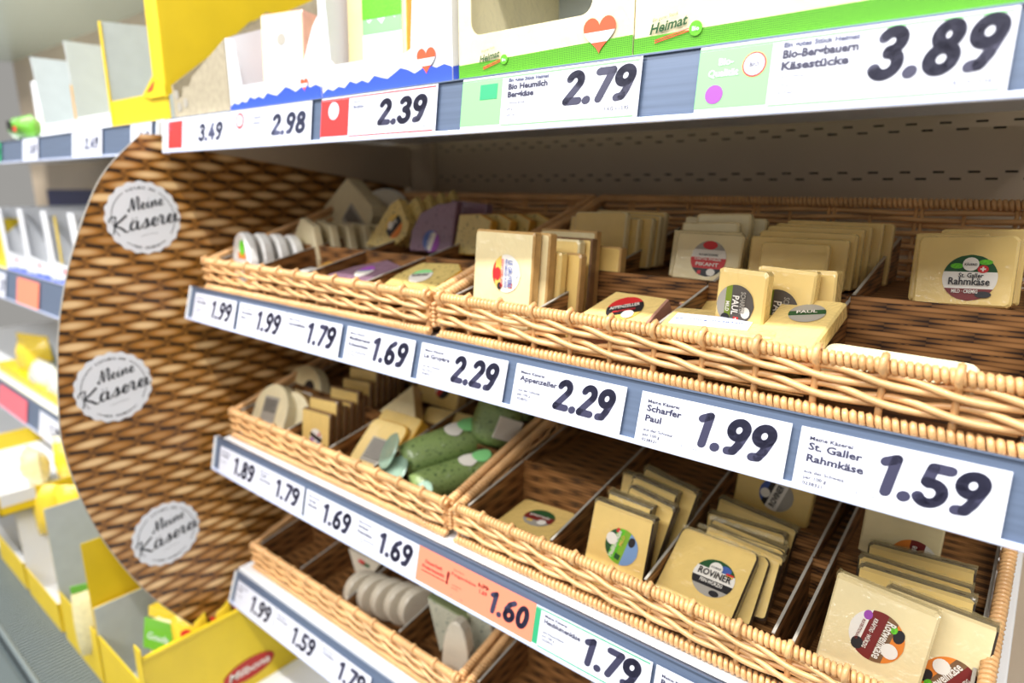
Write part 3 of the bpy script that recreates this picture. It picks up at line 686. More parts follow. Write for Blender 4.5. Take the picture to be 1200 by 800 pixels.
# ---------------------------------------------------------------- cheeses
ORD = ['front', 'second', 'third', 'fourth', 'fifth', 'sixth', 'seventh', 'eighth', 'ninth', 'tenth', 'eleventh', 'twelfth']
CH = {'gr0': (-0.395, 0.456, -0.143, -3, 5, -0.1089, 0.0748, 0.0998), 'gr1': (-0.3871, 0.468, -0.143, -3, 5, -0, 0.075, 0.0988), 'gr2': (-0.3796, 0.48, -0.143, -3, 5, -0, 0.07, 0.0816), 'gr3': (-0.3663, 0.492, -0.143, -3, 5, -0, 0.07, 0.08), 'gr4': (-0.3772, 0.504, -0.143, -3, 5, -0, 0.07, 0.0908), 'gr5': (-0.3711, 0.516, -0.143, -3, 5, -0, 0.07, 0.0919), 'gr6': (-0.3741, 0.529, -0.143, -2, 5, -0.5982, 0.0689, 0.0977), 'gr7': (-0.3548, 0.542, -0.143, -2, 5, -0, 0.07, 0.083), 'rc0': (-0.3805, 0.6, -0.082, 3, 10, -1.5241, 0.0628, 0.0513), 'rc1': (-0.3846, 0.612, -0.082, 3, 10, -0, 0.085, 0.0449), 'rc2': (-0.3752, 0.624, -0.082, 3, 10, -0, 0.085, 0.0456), 'rc3': (-0.3728, 0.636, -0.082, 3, 10, -0, 0.085, 0.0479), 'rc4': (-0.3734, 0.648, -0.082, 3, 10, -0, 0.085, 0.051), 'red0': (-0.2483, 0.575, -0.082, 3, 14, 0.9005, 0.0627, 0.0359), 'red1': (-0.2559, 0.587, -0.082, 3, 12, 0.2581, 0.0657, 0.0373), 'red2': (-0.2566, 0.6, -0.082, 3, 8, -2.0339, 0.0551, 0.045), 'red3': (-0.2494, 0.612, -0.082, 3, 8, -1.6036, 0.0524, 0.0528), 'red4': (-0.2547, 0.625, -0.082, 3, 8, -0, 0.08, 0.0486), 'yel0': (-0.1711, 0.575, -0.082, 2, 6, -0.2064, 0.0547, 0.0317), 'yel1': (-0.1727, 0.588, -0.082, 2, 6, -0, 0.08, 0.0356), 'yel2': (-0.1697, 0.601, -0.082, 2, 6, -0, 0.08, 0.0398), 'yel3': (-0.1679, 0.614, -0.082, 2, 6, -0, 0.08, 0.0434), 'yel4': (-0.1649, 0.627, -0.082, 2, 6, -0, 0.08, 0.045), 'yel5': (-0.1586, 0.64, -0.082, 2, 6, -0, 0.08, 0.0475), 'yel6': (-0.153, 0.653, -0.082, 2, 6, -0, 0.08, 0.0464), 'paul0': (-0.1778, 0.475, -0.143, -8, 3, 0.8703, 0.0395, 0.0802), 'paul1': (-0.1555, 0.498, -0.143, -4, 5, 1.4605, 0.0446, 0.0806), 'paul2': (-0.1373, 0.512, -0.143, -4, 5, -2.319, 0.0379, 0.079), 'rahm0': (-0.0497, 0.575, -0.082, -2, 14, -3.2232, 0.061, 0.043), 'rahm1': (-0.0612, 0.587, -0.082, -2, 11, -2.9552, 0.0472, 0.0445), 'rahm2': (-0.0427, 0.6, -0.082, 0, 8, -2.5898, 0.0533, 0.0475), 'redlie': (-0.2813, 0.4702, -0.1099, -13.8105, 42.0402, -1.6447, 0.0685, 0.035), 'laybel': (-0.1955, 0.455, -0.1077, 0.9832, 97.2512, -9.8473, 0.0598, 0.1017), 'layr': (-0.1395, 0.4548, -0.1081, -77.2714, 50.5758, -20.9374, 0.1496, 0.0341), 'strip': (-0.0897, 0.455, -0.1608, -4.9522, 69.383, 1.8351, 0.0803, 0.1013), 'gn0': (-0.276, 0.475, -0.376, 2, 14, 1.8837, 0.0628, 0.0811), 'gn1': (-0.2813, 0.49, -0.376, 2, 14, 3.1889, 0.0478, 0.0852), 'gn2': (-0.2762, 0.504, -0.376, 2, 14, 9.6726, 0.0497, 0.0871), 'gn3': (-0.2773, 0.518, -0.376, 2, 14, 6.7467, 0.0497, 0.092), 'gn4': (-0.2738, 0.532, -0.376, 2, 14, 9.7121, 0.0588, 0.0956), 'gn5': (-0.2816, 0.55, -0.376, 2, 14, -0, 0.075, 0.0798), 'rov0': (-0.1976, 0.4751, -0.3552, 8.4244, 60.4308, 6.4275, 0.0716, 0.076), 'rb0': (-0.1934, 0.582, -0.376, 2, 12, 7.0741, 0.0775, 0.0657), 'rb1': (-0.1893, 0.556, -0.376, 2, 14, 6.226, 0.0722, 0.0555), 'rb2': (-0.1879, 0.543, -0.376, 2, 16, 6.3843, 0.0731, 0.0537), 'rb3': (-0.1909, 0.569, -0.376, 2, 12, -0, 0.075, 0.0585), 'itn': (-0.1766, 0.622, -0.324, 0, 4, 3.2265, 0.0683, 0.0445), 'rot0': (-0.0646, 0.475, -0.376, 0, 18, 3.8081, 0.0514, 0.0856), 'rot1': (-0.0302, 0.492, -0.376, 0, 18, 2.9274, 0.0384, 0.0811), 'rot2': (-0.0437, 0.512, -0.376, 0, 16, -1.3764, 0.0669, 0.0828), 'rot3': (-0.0472, 0.532, -0.376, 0, 16, -1.3882, 0.075, 0.0804), 'rot4': (-0.0439, 0.552, -0.376, 0, 16, -3.0828, 0.0742, 0.0843), 'rbk': (-0.0649, 0.6, -0.324, 0, 4, 2.5468, 0.0562, 0.0448), 'w0': (-0.9029, 0.47, -0.143, 0, 0, -2.0952, 0.0818, 0.0677), 'w4': (-0.7966, 0.56, -0.143, 0, 0, -1.1565, 0.1104, 0.1133), 'bigw': (-0.9136, 0.66, -0.082, 0, 10, -1.5264, 0.1631, 0.0077), 'rndb': (-0.8391, 0.69, -0.082, 0, 5, -0.5213, 0.0753, 0.067), 'purp': (-0.6382, 0.4601, -0.1088, -5.4639, 62.5039, 0.7703, 0.0985, 0.0458), 'yela': (-0.5309, 0.4602, -0.1098, 7.8591, 61.7556, -1.6487, 0.0697, 0.0604), 'whl': (-0.73, 0.4602, -0.1098, 1.9018, 68.9022, -1.3815, 0.0515, 0.021), 'ora': (-0.7459, 0.5, -0.107, -4.2053, 20.0782, -2.3929, 0.0864, 0.0106), 'herb': (-0.7095, 0.6, -0.082, 0, 10, -1.9984, 0.0674, 0.0326), 'prpb': (-0.6303, 0.6, -0.082, 0, 6, -12.8244, 0.0658, 0.0438), 'yb': (-0.5622, 0.6, -0.082, 0, 10, -1.6295, 0.0487, 0.0462), 'ra0': (-0.8922, 0.475, -0.376, 0, 25, -10.2509, 0.0895, 0.061), 'ra1': (-0.9101, 0.54, -0.376, 0, 22, -8.4732, 0.0862, 0.0595), 'rs0': (-0.7688, 0.49, -0.376, 0, 8, -8.2865, 0.0648, 0.0639), 'rs1': (-0.7866, 0.51, -0.376, 0, 6, -6.575, 0.0541, 0.0752), 'rsN': (-0.8411, 0.64, -0.376, 0, 6, -5.2491, 0.0573, 0.0586), 'rw': (-0.6439, 0.4752, -0.3525, 3.0157, 50.7345, 0.2953, 0.0638, 0.049), 'rw2': (-0.6536, 0.5201, -0.3317, -5.3019, 45.4084, -2.0674, 0.0811, 0.0284), 'rst': (-0.6614, 0.62, -0.3266, -10.7485, 19.5695, -5.1203, 0.1158, 0.0382)}
def place(o, p, t=0):
    X, Y, Z, yaw, lean, roll = p[:6]
    o.matrix_world = Matrix.Translation((X, Y, Z+t*sin(radians(lean)))) @ Matrix.Rotation(radians(yaw), 4, 'Z') @ Matrix.Rotation(radians(-lean), 4, 'X') @ Matrix.Rotation(radians(roll), 4, 'Y')
def piece(name, p, outline, t, face, side, label, cat='cheese', group=None, bev=.0015):
    root = thing(name, label, cat, (0, 0, 0), group); place(root, p, t if p[4] < 30 else 0)
    b = link('cheese_body', prism(outline, t, bev), root, [face, side])
    return root
def slab(key, t, face, side, label, group=None, r=.0026, jig=.0004, name='cheese_slab', p=None):
    p = list(p or CH[key])
    if key and key[:3] in ('rc0', 'rc1', 'rc2', 'rc3', 'rc4', 'red', 'yel', 'rah'): p[2] -= .008; p[7] += .008
    w_, h = p[6], p[7]
    root = piece(name, p, rrect(w_, h, r, 3, jig), t, face, side, label, 'cheese', group)
    root['w'] = w_; root['h'] = h
    return root
def crimp(root, w_, h, t):
    """bunched cling film: a crumpled strip of folds along the top and right edges"""
    rr = random.Random(int(w_*1e5)); V = []; F = []; n = 16
    for i in range(n+1):
        x = -w_/2+w_*i/n; a = rr.uniform(.0, .0016)
        V += [(x, -.0004, h-.004), (x+rr.uniform(-.001, .001), -.0012-a*.6, h-.001+a), (x, t*.5, h+.0012+a), (x, t+.0006, h-.003)]
    for i in range(n):
        for k in range(3): F.append((4*i+k, 4*i+4+k, 4*i+5+k, 4*i+1+k))
    link('film_fold', mesh(V, F), root, 'filmc')
MT['filmc'] = mat('clear_film', (.92, .84, .60), .15, coat=1, film=.8, alpha=.22)
# upper right basket
g = 'hard cheese slabs standing upright behind the large slab with round blue sticker'
for i, (k, t, f, s) in enumerate([('gr0', .0115, 'pale', 'tanrind'), ('gr1', .0115, 'pale', 'tanrind'), ('gr2', .0105, 'butter', 'butter'), ('gr3', .0105, 'gouda', 'tanrind'), ('gr4', .011, 'butter', 'pale'), ('gr5', .0105, 'butter', 'rind'), ('gr6', .0105, 'pale', 'tanrind'), ('gr7', .012, 'gouda', 'tanrind')]):
    lab = 'large pale hard cheese slab with round blue and white sticker, in sunlight' if i == 0 else '%s slab counted from the front in the row behind the blue stickered hard cheese' % ORD[i]
    o = slab(k, t, f, s, lab.replace(', in sunlight', ', lit from above'), None if i == 0 else g)
    if i == 0:
        sticker(o, .006, .061, .0175, [(-1, -.78, 'stred'), (-.78, -.35, 'stgold'), (-.35, 1, 'sticker')], -pi/2, None,
                [('FROMAGE SUISSE', 0, -.06, .17, 'stblue', 1.5), ('LE GRUYERE', 0, .18, .30, 'stblue', 1.4), ('SWITZERLAND', .0, -.34, .18, 'stred', 1.5)],
                [('o', .05, -.62, .36, .24, 'stred'), ('b', .62, .36, .13, .13, 'stred'), ('b', .62, .36, .03, .09, 'sticker'), ('b', .62, .36, .09, .03, 'sticker'), ('o', .68, -.42, .2, .17, 'stblack'), ('o', -.15, .72, .34, .16, 'raillip')])
g = 'yellow slabs behind the hard cheese row, against the basket wall'
for i in range(5): slab('rc%d' % i, .0105, 'gouda', 'pale', '%s slab of the fanned yellow row behind the blue stickered stack' % ORD[i].capitalize(), g)
for i in range(5):
    o = slab('red%d' % i, .0105, 'pale' if i < 2 else 'cream', 'pale', 'pale slab with round red and black sticker, standing on the raised tier' if i == 0 else '%s pale slab leaning behind the red stickered slab' % ORD[i], 'pale slabs around the red sticker')
    if i == 0: sticker(o, .002, .0205, .0165, [(-1, -.55, 'stblack'), (-.55, .05, 'stred'), (.05, .5, 'sticker'), (.5, 1, 'stgrey')], 0, None, [('KRÄFTIG WÜRZIG', 0, -.1, .14, 'sticker', 1.5), ('PIKANT', 0, -.42, .2, 'sticker', 1.3), ('AUS DER SCHWEIZ', 0, .16, .11, 'stblack', 1.1)], [('o', 0, .75, .42, .24, 'stred'), ('o', .25, -.75, .25, .2, 'sticker'), ('b', -.4, -.78, .1, .1, 'stred')])
for i in range(7): slab('yel%d' % i, .0112, 'gouda', 'butter', '%s slab of the yellow stack behind the olive stickered slabs' % ORD[i], 'yellow slab stack on the raised tier')
for i, n in enumerate(('left', 'middle', 'right')):
    o = slab('paul%d' % i, .011 if i < 2 else .016, 'butter', 'butter', '%s yellow slab of the three with green and grey round stickers' % n, 'slabs with green and grey stickers')
    if i < 2: sticker(o, (-.003, -.003)[i], (.054, .048)[i], (.0150, .0165)[i], [(-1, -.55, 'stgrey'), (-.55, -.22, 'stolive'), (-.22, 1, 'stdark')], -pi/2, None, [('SCHARFER', -.15, .30, .26, 'stgrey', 1.1), ('PAUL', .0, -.12, .36, 'sticker', .95), ('MILD', .1, -.46, .2, 'sticker', .5)], [('b', .72, .12, .14, .14, 'stred'), ('b', .72, .12, .03, .10, 'sticker'), ('b', .72, .12, .10, .03, 'sticker'), ('o', .68, -.45, .22, .24, 'stblack'), ('o', .32, .60, .28, .24, 'sticker')])
    else: sticker(o, -.020, .052, .010, [(-1, 0, 'stblack'), (0, 1, 'stgrey')], pi/2)
for i in range(3):
    o = slab('rahm%d' % i, .0115, 'gouda' if i == 0 else 'butter', 'butter', ('pale slab with green and maroon round sticker at far right on the raised tier', 'slab just behind the green and maroon stickered slab', 'rearmost slab at far right against the basket wall')[i], 'cream cheese slabs at far right')
    if i == 0: sticker(o, .004, .0205, .0168, [(-1, -.48, 'stmaroon'), (-.48, .25, 'sticker'), (.25, 1, 'dgreen')], 0, (0, .58, .30, 'sticker'), [('St. Galler', .05, .0, .20, 'stblack', .9), ('Rahmkäse', 0, -.32, .32, 'stblack', 1.5), ('MILD · CREMIG', -.12, -.68, .16, 'sticker', .95), ('KÄSEREI', 0, .52, .1, 'stblack', .45)], [('o', -.5, .5, .25, .12, 'green'), ('o', .52, .68, .25, .12, 'green'), ('o', .45, .38, .20, .17, 'stred'), ('b', .45, .38, .1, .03, 'sticker'), ('b', .45, .38, .03, .1, 'sticker'), ('o', .55, -.72, .30, .14, 'stblack')])
def wedge_pts(w_, h, cut=.35): return [(-w_/2, 0), (w_/2, 0), (w_/2, h*.55), (w_/2-cut*w_*.2, h), (-w_/2+cut*w_, h)]
o = piece('cheese_wedge', (-.285, .458, -.118, -6, 62, 0), [(-.036, 0), (.036, 0), (.036, .052), (-.018, .052)], .026, 'butter', 'pinkrind', 'wedge with pink rind and red black oval sticker lying at the basket front')
sticker(o, .006, .030, .0165, [(-1, -.5, 'stgold'), (-.5, .35, 'stblack'), (.35, 1, 'stred')], .5, (.2, -.62, .33, 'sticker'), [('APPENZELLER', 0, .0, .26, 'sticker', 1.6), ('MILD-WÜRZIG', 0, -.32, .16, 'stred', 1.2)])
piece('cheese_wedge', (-.238, .535, -.105, -18, 64, 6), [(-.028, 0), (.036, 0), (.038, .030), (.0, .045)], .016, 'gouda', 'pinkrind', 'small wedge showing its pink rind, topmost behind the red and black sticker')
o = piece('cheese_wedge', (-.222, .500, -.131, -20, 55, -12), [(-.030, 0), (.030, 0), (.026, .050), (-.018, .060)], .016, 'gouda', 'pinkrind', 'darker wedge half under the pink rinded pieces, sticker at its right')
sticker(o, .008, .030, .011, [(-1, 0, 'stblack'), (0, .5, 'stred'), (.5, 1, 'sticker')], .6)
o = piece('cheese_slab', (-.183, .449, -.1045, 3, 80, -5), rrect(.085, .045), .010, 'butter', 'butter', 'flat slab with white weight label lying in front of the green stickers')
box('weight_label', -.036, .022, -.0008, -.0002, .008, .030, 'paper', o); text(o, 'per 100 g  0238320', -.034, .018, .003, 'stblue', y=-.001, width=.05)
o = piece('cheese_slab', (-.137, .450, -.1075, -10, 68, -5), rrect(.044, .066, .003), .013, 'butter', 'butter', 'slab tilted over the basket rim beside the empty compartment')
sticker(o, .002, .044, .0125, [(-1, -.2, 'stgrey'), (-.2, .3, 'dgreen'), (.3, 1, 'stgrey')], .3, None, [('PAUL', 0, -.1, .3, 'sticker', 1.1)])
piece('cheese_slab', (-.0700, .4490, -.1160, -2, 72, .5), rrect(.088, .030), .011, 'cream', 'cream', 'slab edge peeping over the rim below the empty compartment')
# middle right basket
for i in range(6):
    o = slab('gn%d' % i, .0125, 'gouda', 'darkrind', 'dark rinded slab with green and blue round sticker' if i == 0 else '%s slab of the dark rinded stack behind the green sticker' % ORD[i], 'dark rinded slabs behind the green sticker', jig=.001)
    crimp(o, o['w'], o['h'], .0125)
    if i == 0: sticker(o, .004, .046, .0168, [(-1, -.25, 'stsky'), (-.25, .12, 'stlime'), (.12, .55, 'green'), (.55, 1, 'dgreen')], 1.35, (.15, .68, .34, 'sticker'), [('Heublumenkäse', 0, .28, .28, 'sticker', 1.6), ('MILD', .35, .0, .2, 'stgold', .6)], [('b', -.62, .02, .16, .16, 'dgreen'), ('o', .55, -.45, .28, .2, 'stblack'), ('b', .75, .5, .13, .1, 'stred')])
o = slab('rov0', .0125, 'gouda', 'darkrind', 'film wrapped square slab with grey and black sticker leaning over the front rim', r=.006)
sticker(o, .008, .036, .0182, [(-1, -.52, 'stgrey'), (-.52, -.12, 'stblack'), (-.12, .42, 'sticker'), (.42, 1, 'dgreen')], 0, (-.05, .52, .32, 'sticker'), [('ROVINER', .02, .0, .36, 'stblack', 1.6), ('FEIN-WÜRZIG', .0, -.38, .19, 'sticker', 1.1), ('KÄSEREI', -.05, .48, .1, 'stblack', .48)], [('o', .38, .62, .3, .2, 'stblue'), ('o', .30, -.76, .24, .16, 'stblack'), ('b', .66, .34, .18, .05, 'stgold'), ('b', .66, .44, .18, .05, 'stred')])
crimp(o, .0716, .076, .0125)
for i, (x, y, ln, yw) in enumerate(((-.188, .492, 57, 10), (-.180, .509, 52, 12))):
    o = piece('cheese_slab', (x, y, -.362, yw, ln, 6), rrect(.072, .068, .005, 3, .0008), .012, 'gouda', 'darkrind', ('dark rinded slab directly under the leaning square slab', 'second dark rinded slab under the leaning square slab')[i], 'cheese', 'dark rinded slabs under the square slab'); crimp(o, .072, .078, .012)
for i, k in enumerate(('rb2', 'rb1', 'rb3', 'rb0')):
    o = slab(k, .0125, 'gouda', 'darkrind', '%s slab of the wrapped stack behind the leaning square slab' % ORD[i], 'wrapped slabs behind the square slab'); crimp(o, o['w'], o['h'], .0125)
o = slab(None, .012, 'gouda', 'gouda', 'slab with grey sticker at the back under the 1.99 tag', p=(-.1835, .622, -.324, 0, 4, 4, .074, .062))
sticker(o, .004, .024, .0165, [(-1, -.4, 'stgrey'), (-.4, .3, 'sticker'), (.3, .6, 'stblack'), (.6, 1, 'stblue')], 1.3, (-.2, .6, .3, 'sticker'), [('ROVINER', 0, -.2, .36, 'stblack', 1.5)])
for i in range(5):
    o = slab('rot%d' % i, .0125, 'pale' if i < 2 else 'gouda', 'darkrind' if i else 'pale', ('slab with purple and orange round sticker, frontmost at lower right', 'slab half hidden behind the frontmost lower right slab, maroon sticker at the bottom')[i] if i < 2 else '%s slab of the wrapped stack at lower right' % ORD[i], 'wrapped slabs at lower right', jig=.0008,
             p=list(CH['rot%d' % i][:6])+[(.068, .070, .078, .078, .076)[i], CH['rot%d' % i][7]])
    crimp(o, o['w'], o['h'], .0125)
    if i < 2: sticker(o, (.001, .016)[i], (.052, .030)[i], .0182, [(-1, -.45, 'sticker'), (-.45, .12, 'stmaroon'), (.12, .5, 'rind'), (.5, 1, 'stor')], (-1.72, 1.05)[i], (.25, .60, .30, 'sticker'), [('Rotweinkäse', 0, .14, .34, 'sticker', 1.6), ('KRÄFTIG · WÜRZIG', 0, -.30, .15, 'sticker', 1.3), ('AUS DEUTSCHLAND', .05, -.65, .11, 'stmaroon', .9)], [('o', -.62, -.55, .20, .16, 'violet'), ('o', .62, -.5, .26, .22, 'stblack'), ('o', -.45, .68, .28, .2, 'stblack'), ('o', -.60, .45, .16, .12, 'green')])
o = slab(None, .012, 'pale', 'pale', 'slab with orange and maroon sticker standing at the back right under the 1.59 tag', p=(-.066, .585, -.312, 0, 4, 2, .058, .052))
sticker(o, .012, .008, .0175, [(-1, -.3, 'sticker'), (-.3, .3, 'stmaroon'), (.3, 1, 'stor')], 1.5, None, [('Rotweinkäse', 0, 0, .3, 'sticker', 1.5)])
o = thing('cheese_slab', 'single flat slab with green and red round sticker lying in its compartment', 'cheese', (-.393, .487, -.3735)); o.rotation_euler = (-pi/2+.02, 0, radians(6))
link('cheese_body', prism(rrect(.070, .066, .006), .016, .002), o, ['gouda', 'gouda']); o.location.z = -.3575
sticker(o, .003, .034, .0175, [(-1, -.35, 'stgrey'), (-.35, .3, 'stmaroon'), (.3, 1, 'dgreen')], 0, (.45, -.45, .3, 'sticker'), [('SCHNITTKÄSE', 0, 0, .22, 'sticker', 1.4)], [('b', -.4, -.5, .2, .12, 'stgold')])
# upper left basket
def round_piece(p, r, t, face, side, label, group=None, name='cheese_round'):
    return piece(name, p, disc(r, 26, 0, r), t, face, side, label, 'cheese', group, .002)
def dome(w_, h, n=12): return [(-w_/2, 0), (w_/2, 0)]+[(w_/2*cos(pi*i/n), h*.35+h*.65*sin(pi*i/n)) for i in range(n+1)]
for i in range(4):
    o = piece('cheese_round', (-.888+.007*i, .468+.020*i, -.143, -12, 2, 0), dome(.078, .076-.002*i), .015, 'goat', 'goat', 'white goat cheese with green and orange sticker, frontmost at left' if i == 0 else '%s white goat cheese behind the stickered one' % ORD[i].capitalize(), 'cheese', 'white goat cheeses in a row', .003)
    if i == 0:
        link('sticker', mesh([(x+.010, -.0008, z+.040) for x, z in [(-.016, 0), (.016, 0), (.016, .008), (-.016, .008)]], [(0, 1, 2, 3)]), o, 'stor'); link('sticker', mesh([(x+.012, -.0009, z+.055) for x, z in disc(.011, 14)], [tuple(range(14))]), o, 'green')
for i in range(5):
    piece('cheese_slice', (-.846+.008*i, .552+.021*i, -.143, -14+3*i, -3, 2), [(-.042, 0), (.040, 0), (.044, .04), (.034, .085), (-.012, .094-.003*i), (-.044, .07)], .012, 'cream', 'cream', '%s cut round of the beige row behind the white goat cheeses' % ORD[i].replace('front', 'first').capitalize(), 'cheese', 'beige cut rounds in a row')
o = piece('cheese_wedge', (-.900, .652, -.089, 0, 8, 0), [(-.070, .0), (.062, .0), (.073, .035), (.068, .052), (.004, .094), (-.052, .048), (-.074, .014)], .032, 'cream', 'cream', 'big cream wedge with barcode label, pointed top, on the raised tier')
lb = box('weight_label', -.026, .022, -.0008, -.0002, .008, .044, 'stgrey', o); lb.rotation_euler = (0, radians(40), 0); lb.location = (.012, 0, .004)
for i in range(9): box('barcode_line', -.022+i*.0045, -.020+i*.0045, -.0012, -.0009, .016, .038, 'stblack', lb)
round_piece((-.978+.02, .682, -.089, -20, 6, 0), .034, .03, 'cream', 'cream', 'small cream round left of the big pointed wedge')
round_piece((-.845, .700, -.089, 38, 2, 0), .040, .026, 'grey', 'goat', 'white rimmed round cheese standing on edge beside the pointed wedge')
o = piece('cheese_wedge', (-.716, .592, -.090, 0, 12, 0), [(-.048, 0), (.010, 0), (.036, .018), (.038, .036), (.012, .068), (-.004, .060)], .016, 'herb', 'herb', 'speckled wedge with black and orange oval sticker')
sticker(o, .010, .030, .0165, [(-1, -.4, 'stor'), (-.4, .4, 'stblack'), (.4, 1, 'stgold')], .8, (-.25, .3, .33, 'sticker'), [('TRÜFFEL', 0, 0, .3, 'sticker', 1.3)])
for i in range(4): piece('cheese_wedge', (-.700+.006*i, .612+.017*i, -.089, 4, 8, 0), [(-.03, 0), (.03, 0), (.038, .03), (.012, .070+.003*i), (-.012, .050)], .012, 'herb', 'herb', '%s speckled wedge in the row behind the black and orange sticker' % ORD[i+1].capitalize(), 'cheese', 'speckled wedges in a row')
o = piece('cheese_wedge', (-.634, .597, -.090, 6, 8, 0), [(-.038, 0), (.034, 0), (.038, .066), (.006, .062), (-.022, .050), (-.036, .026)], .014, 'purple', 'purple', 'upright purple wedge with violet and white sticker')
sticker(o, .0, .014, .014, [(-1, 0, 'violet'), (0, 1, 'stblue')], 1.2, None, [('LAVENDEL', 0, .0, .35, 'sticker', 1.7)], [('b', 0, -.1, .9, .22, 'sticker')])
piece('cheese_wedge', (-.622, .640, -.089, 0, 4, 0), [(-.03, 0), (.045, 0), (.045, .062), (-.02, .066)], .014, 'purple', 'purple', 'dark purple wedge behind the upright purple wedge')
for i in range(4): piece('cheese_slab', (-.566+.016*i, .60+.018*i, -.090, 0, 10, 0), [(-.03, 0), (.026, 0), (.030, .044), (.01, .052), (-.026, .050)], .013, 'herb', 'orind', '%s golden herb slab left of the basket divide' % ORD[i].capitalize(), 'cheese', 'golden herb slabs in a row')
o = piece('cheese_wedge', (-.638, .462, -.113, -4, 68, 0), [(-.050, 0), (.034, 0), (.046, .052), (.01, .060), (-.028, .036), (-.050, .010)], .014, 'purple', 'purple', 'flat purple wedge with white and violet print lying at the front')
sticker(o, .004, .028, .013, [(-1, .2, 'sticker'), (.2, 1, 'violet')], .3, None, [('Lavendel', 0, -.1, .4, 'stblue', 1.5)])
o = piece('cheese_slab', (-.533, .462, -.113, 6, 66, 0), [(-.040, 0), (.032, 0), (.042, .052), (.03, .064), (-.022, .060), (-.038, .03)], .014, 'herb', 'orind', 'yellow rinded herb cheese lying at the front with white green label')
sticker(o, -.002, .032, .014, [(-1, .4, 'sticker'), (.4, 1, 'lgreen')], .3, None, [('Kräuter', 0, -.1, .45, 'stblack', 1.5)])
piece('cheese_slab', (-.500, .474, -.128, 12, 60, 0), rrect(.055, .06, .008), .013, 'herb', 'orind', 'second yellow rinded piece under the front herb cheese')
piece('cheese_slab', (-.728, .462, -.113, 3, 80, 0), rrect(.052, .034, .004), .012, 'goat', 'goat', 'flat white piece lying beside the purple wedge')
piece('cheese_slab', (-.742, .510, -.118, 0, 70, 0), rrect(.085, .034, .004), .016, 'orange', 'orind', 'orange block lying behind the flat white piece')
# middle left basket
o = piece('cheese_slab', (-.880, .478, -.365, 0, 26, -4), dome(.088, .066, 10), .020, 'cream', 'cream', 'rounded cream cheese with barcode label, frontmost in left middle basket')
lb = box('weight_label', -.018, .018, -.0008, -.0002, .006, .046, 'stgrey', o)
for i in range(8): box('barcode_line', -.015+i*.0040, -.0135+i*.0040, -.0012, -.0009, .022, .042, 'stblack', lb)
piece('cheese_slab', (-.846, .495, -.368, 14, 22, 0), dome(.072, .060, 10), .020, 'cream', 'tanrind', 'rounded cream cheese just right of the frontmost one')
o = piece('cheese_slab', (-.905, .545, -.368, 0, 22, 0), dome(.105, .080, 10), .020, 'pale', 'cream', 'wide rounded cheese with black print behind the barcode cheese')
sticker(o, .018, .045, .014, [(-1, -.1, 'sticker'), (-.1, 1, 'stblack')], 0)
g = 'dark rinded yellow slabs standing in a long row'
for i in range(12):
    front = i < 6; hh_ = (.064+.0016*i if front else .030+.0018*i)+(.012 if i in (1, 4, 7, 10) else 0)
    o = piece('cheese_slab', (-.762-.0015*i, .484+.0128*i+(0 if front else .004), -.374 if front else -.3255, 4, 8, -2), rrect(.060, hh_, .003, 3, .0008), .0105, 'gouda', 'rind', 'yellow slab with round red and violet sticker, front of the long row' if i == 0 else '%s slab of the long row in the left middle basket' % ORD[i].capitalize(), 'cheese', g)
    if i == 0: sticker(o, .002, .026, .013, [(-1, -.2, 'sticker'), (-.2, .3, 'stblack'), (.3, 1, 'sticker')], -.3, None, [], [('o', -.5, -.5, .3, .25, 'violet'), ('o', .4, .6, .2, .2, 'stred'), ('o', .5, -.5, .2, .3, 'stblue')])
o = piece('cheese_slab', (-.645, .478, -.3560, 3, 48, 0), rrect(.068, .072, .012, 4), .022, 'butter', 'orind', 'thick yellow piece with weight label leaning over the front rim')
lb = box('weight_label', -.014, .022, -.0008, -.0002, .010, .045, 'stgrey', o)
for i in range(7): box('text_line', -.011, .018, -.0012, -.0009, .016+i*.004, .0172+i*.004, 'stblack', lb)
piece('cheese_slab', (-.650, .517, -.338, -4, 46, -3), rrect(.082, .050, .006, 3), .022, 'gouda', 'orind', 'thick yellow piece behind the one with weight label')
piece('cheese_wedge', (-.672, .560, -.318, 0, 35, 0), [(-.042, 0), (.040, 0), (.002, .052)], .018, 'pale', 'tanrind', 'pale pointed wedge topmost on the thick yellow pieces')
o = piece('cheese_slab', (-.662, .622, -.318, -8, 18, -3), rrect(.100, .060, .006, 3), .016, 'gouda', 'tanrind', 'slab with red striped sticker under the left 2.29 tag')
sticker(o, .012, .030, .0175, [(-1, -.3, 'stblack'), (-.3, .2, 'stred'), (.2, 1, 'sticker')], .9)
piece('cheese_slab', (-.610, .578, -.345, 8, 40, 0), rrect(.085, .05, .006), .016, 'gouda', 'tanrind', 'slab lying below the red striped sticker')
o = piece('cheese_slab', (-.990+.06, .680, -.318, 0, 5, 0), rrect(.075, .060, .004), .014, 'cream', 'cream', 'pale slab with dark print at the back, partly behind the rail')
box('print_patch', -.005, .024, -.0008, -.0002, .015, .05, 'stblack', o)
piece('cheese_slab', (-.795, .655, -.318, 5, 15, 0), dome(.095, .055, 9), .03, 'nutty', 'nutty', 'nut crusted brown cheese at the back of the left middle basket')
piece('cheese_slab', (-.735, .672, -.318, 5, 8, 0), rrect(.07, .055, .006), .02, 'gouda', 'gouda', 'yellow slab beside the nut crusted cheese')
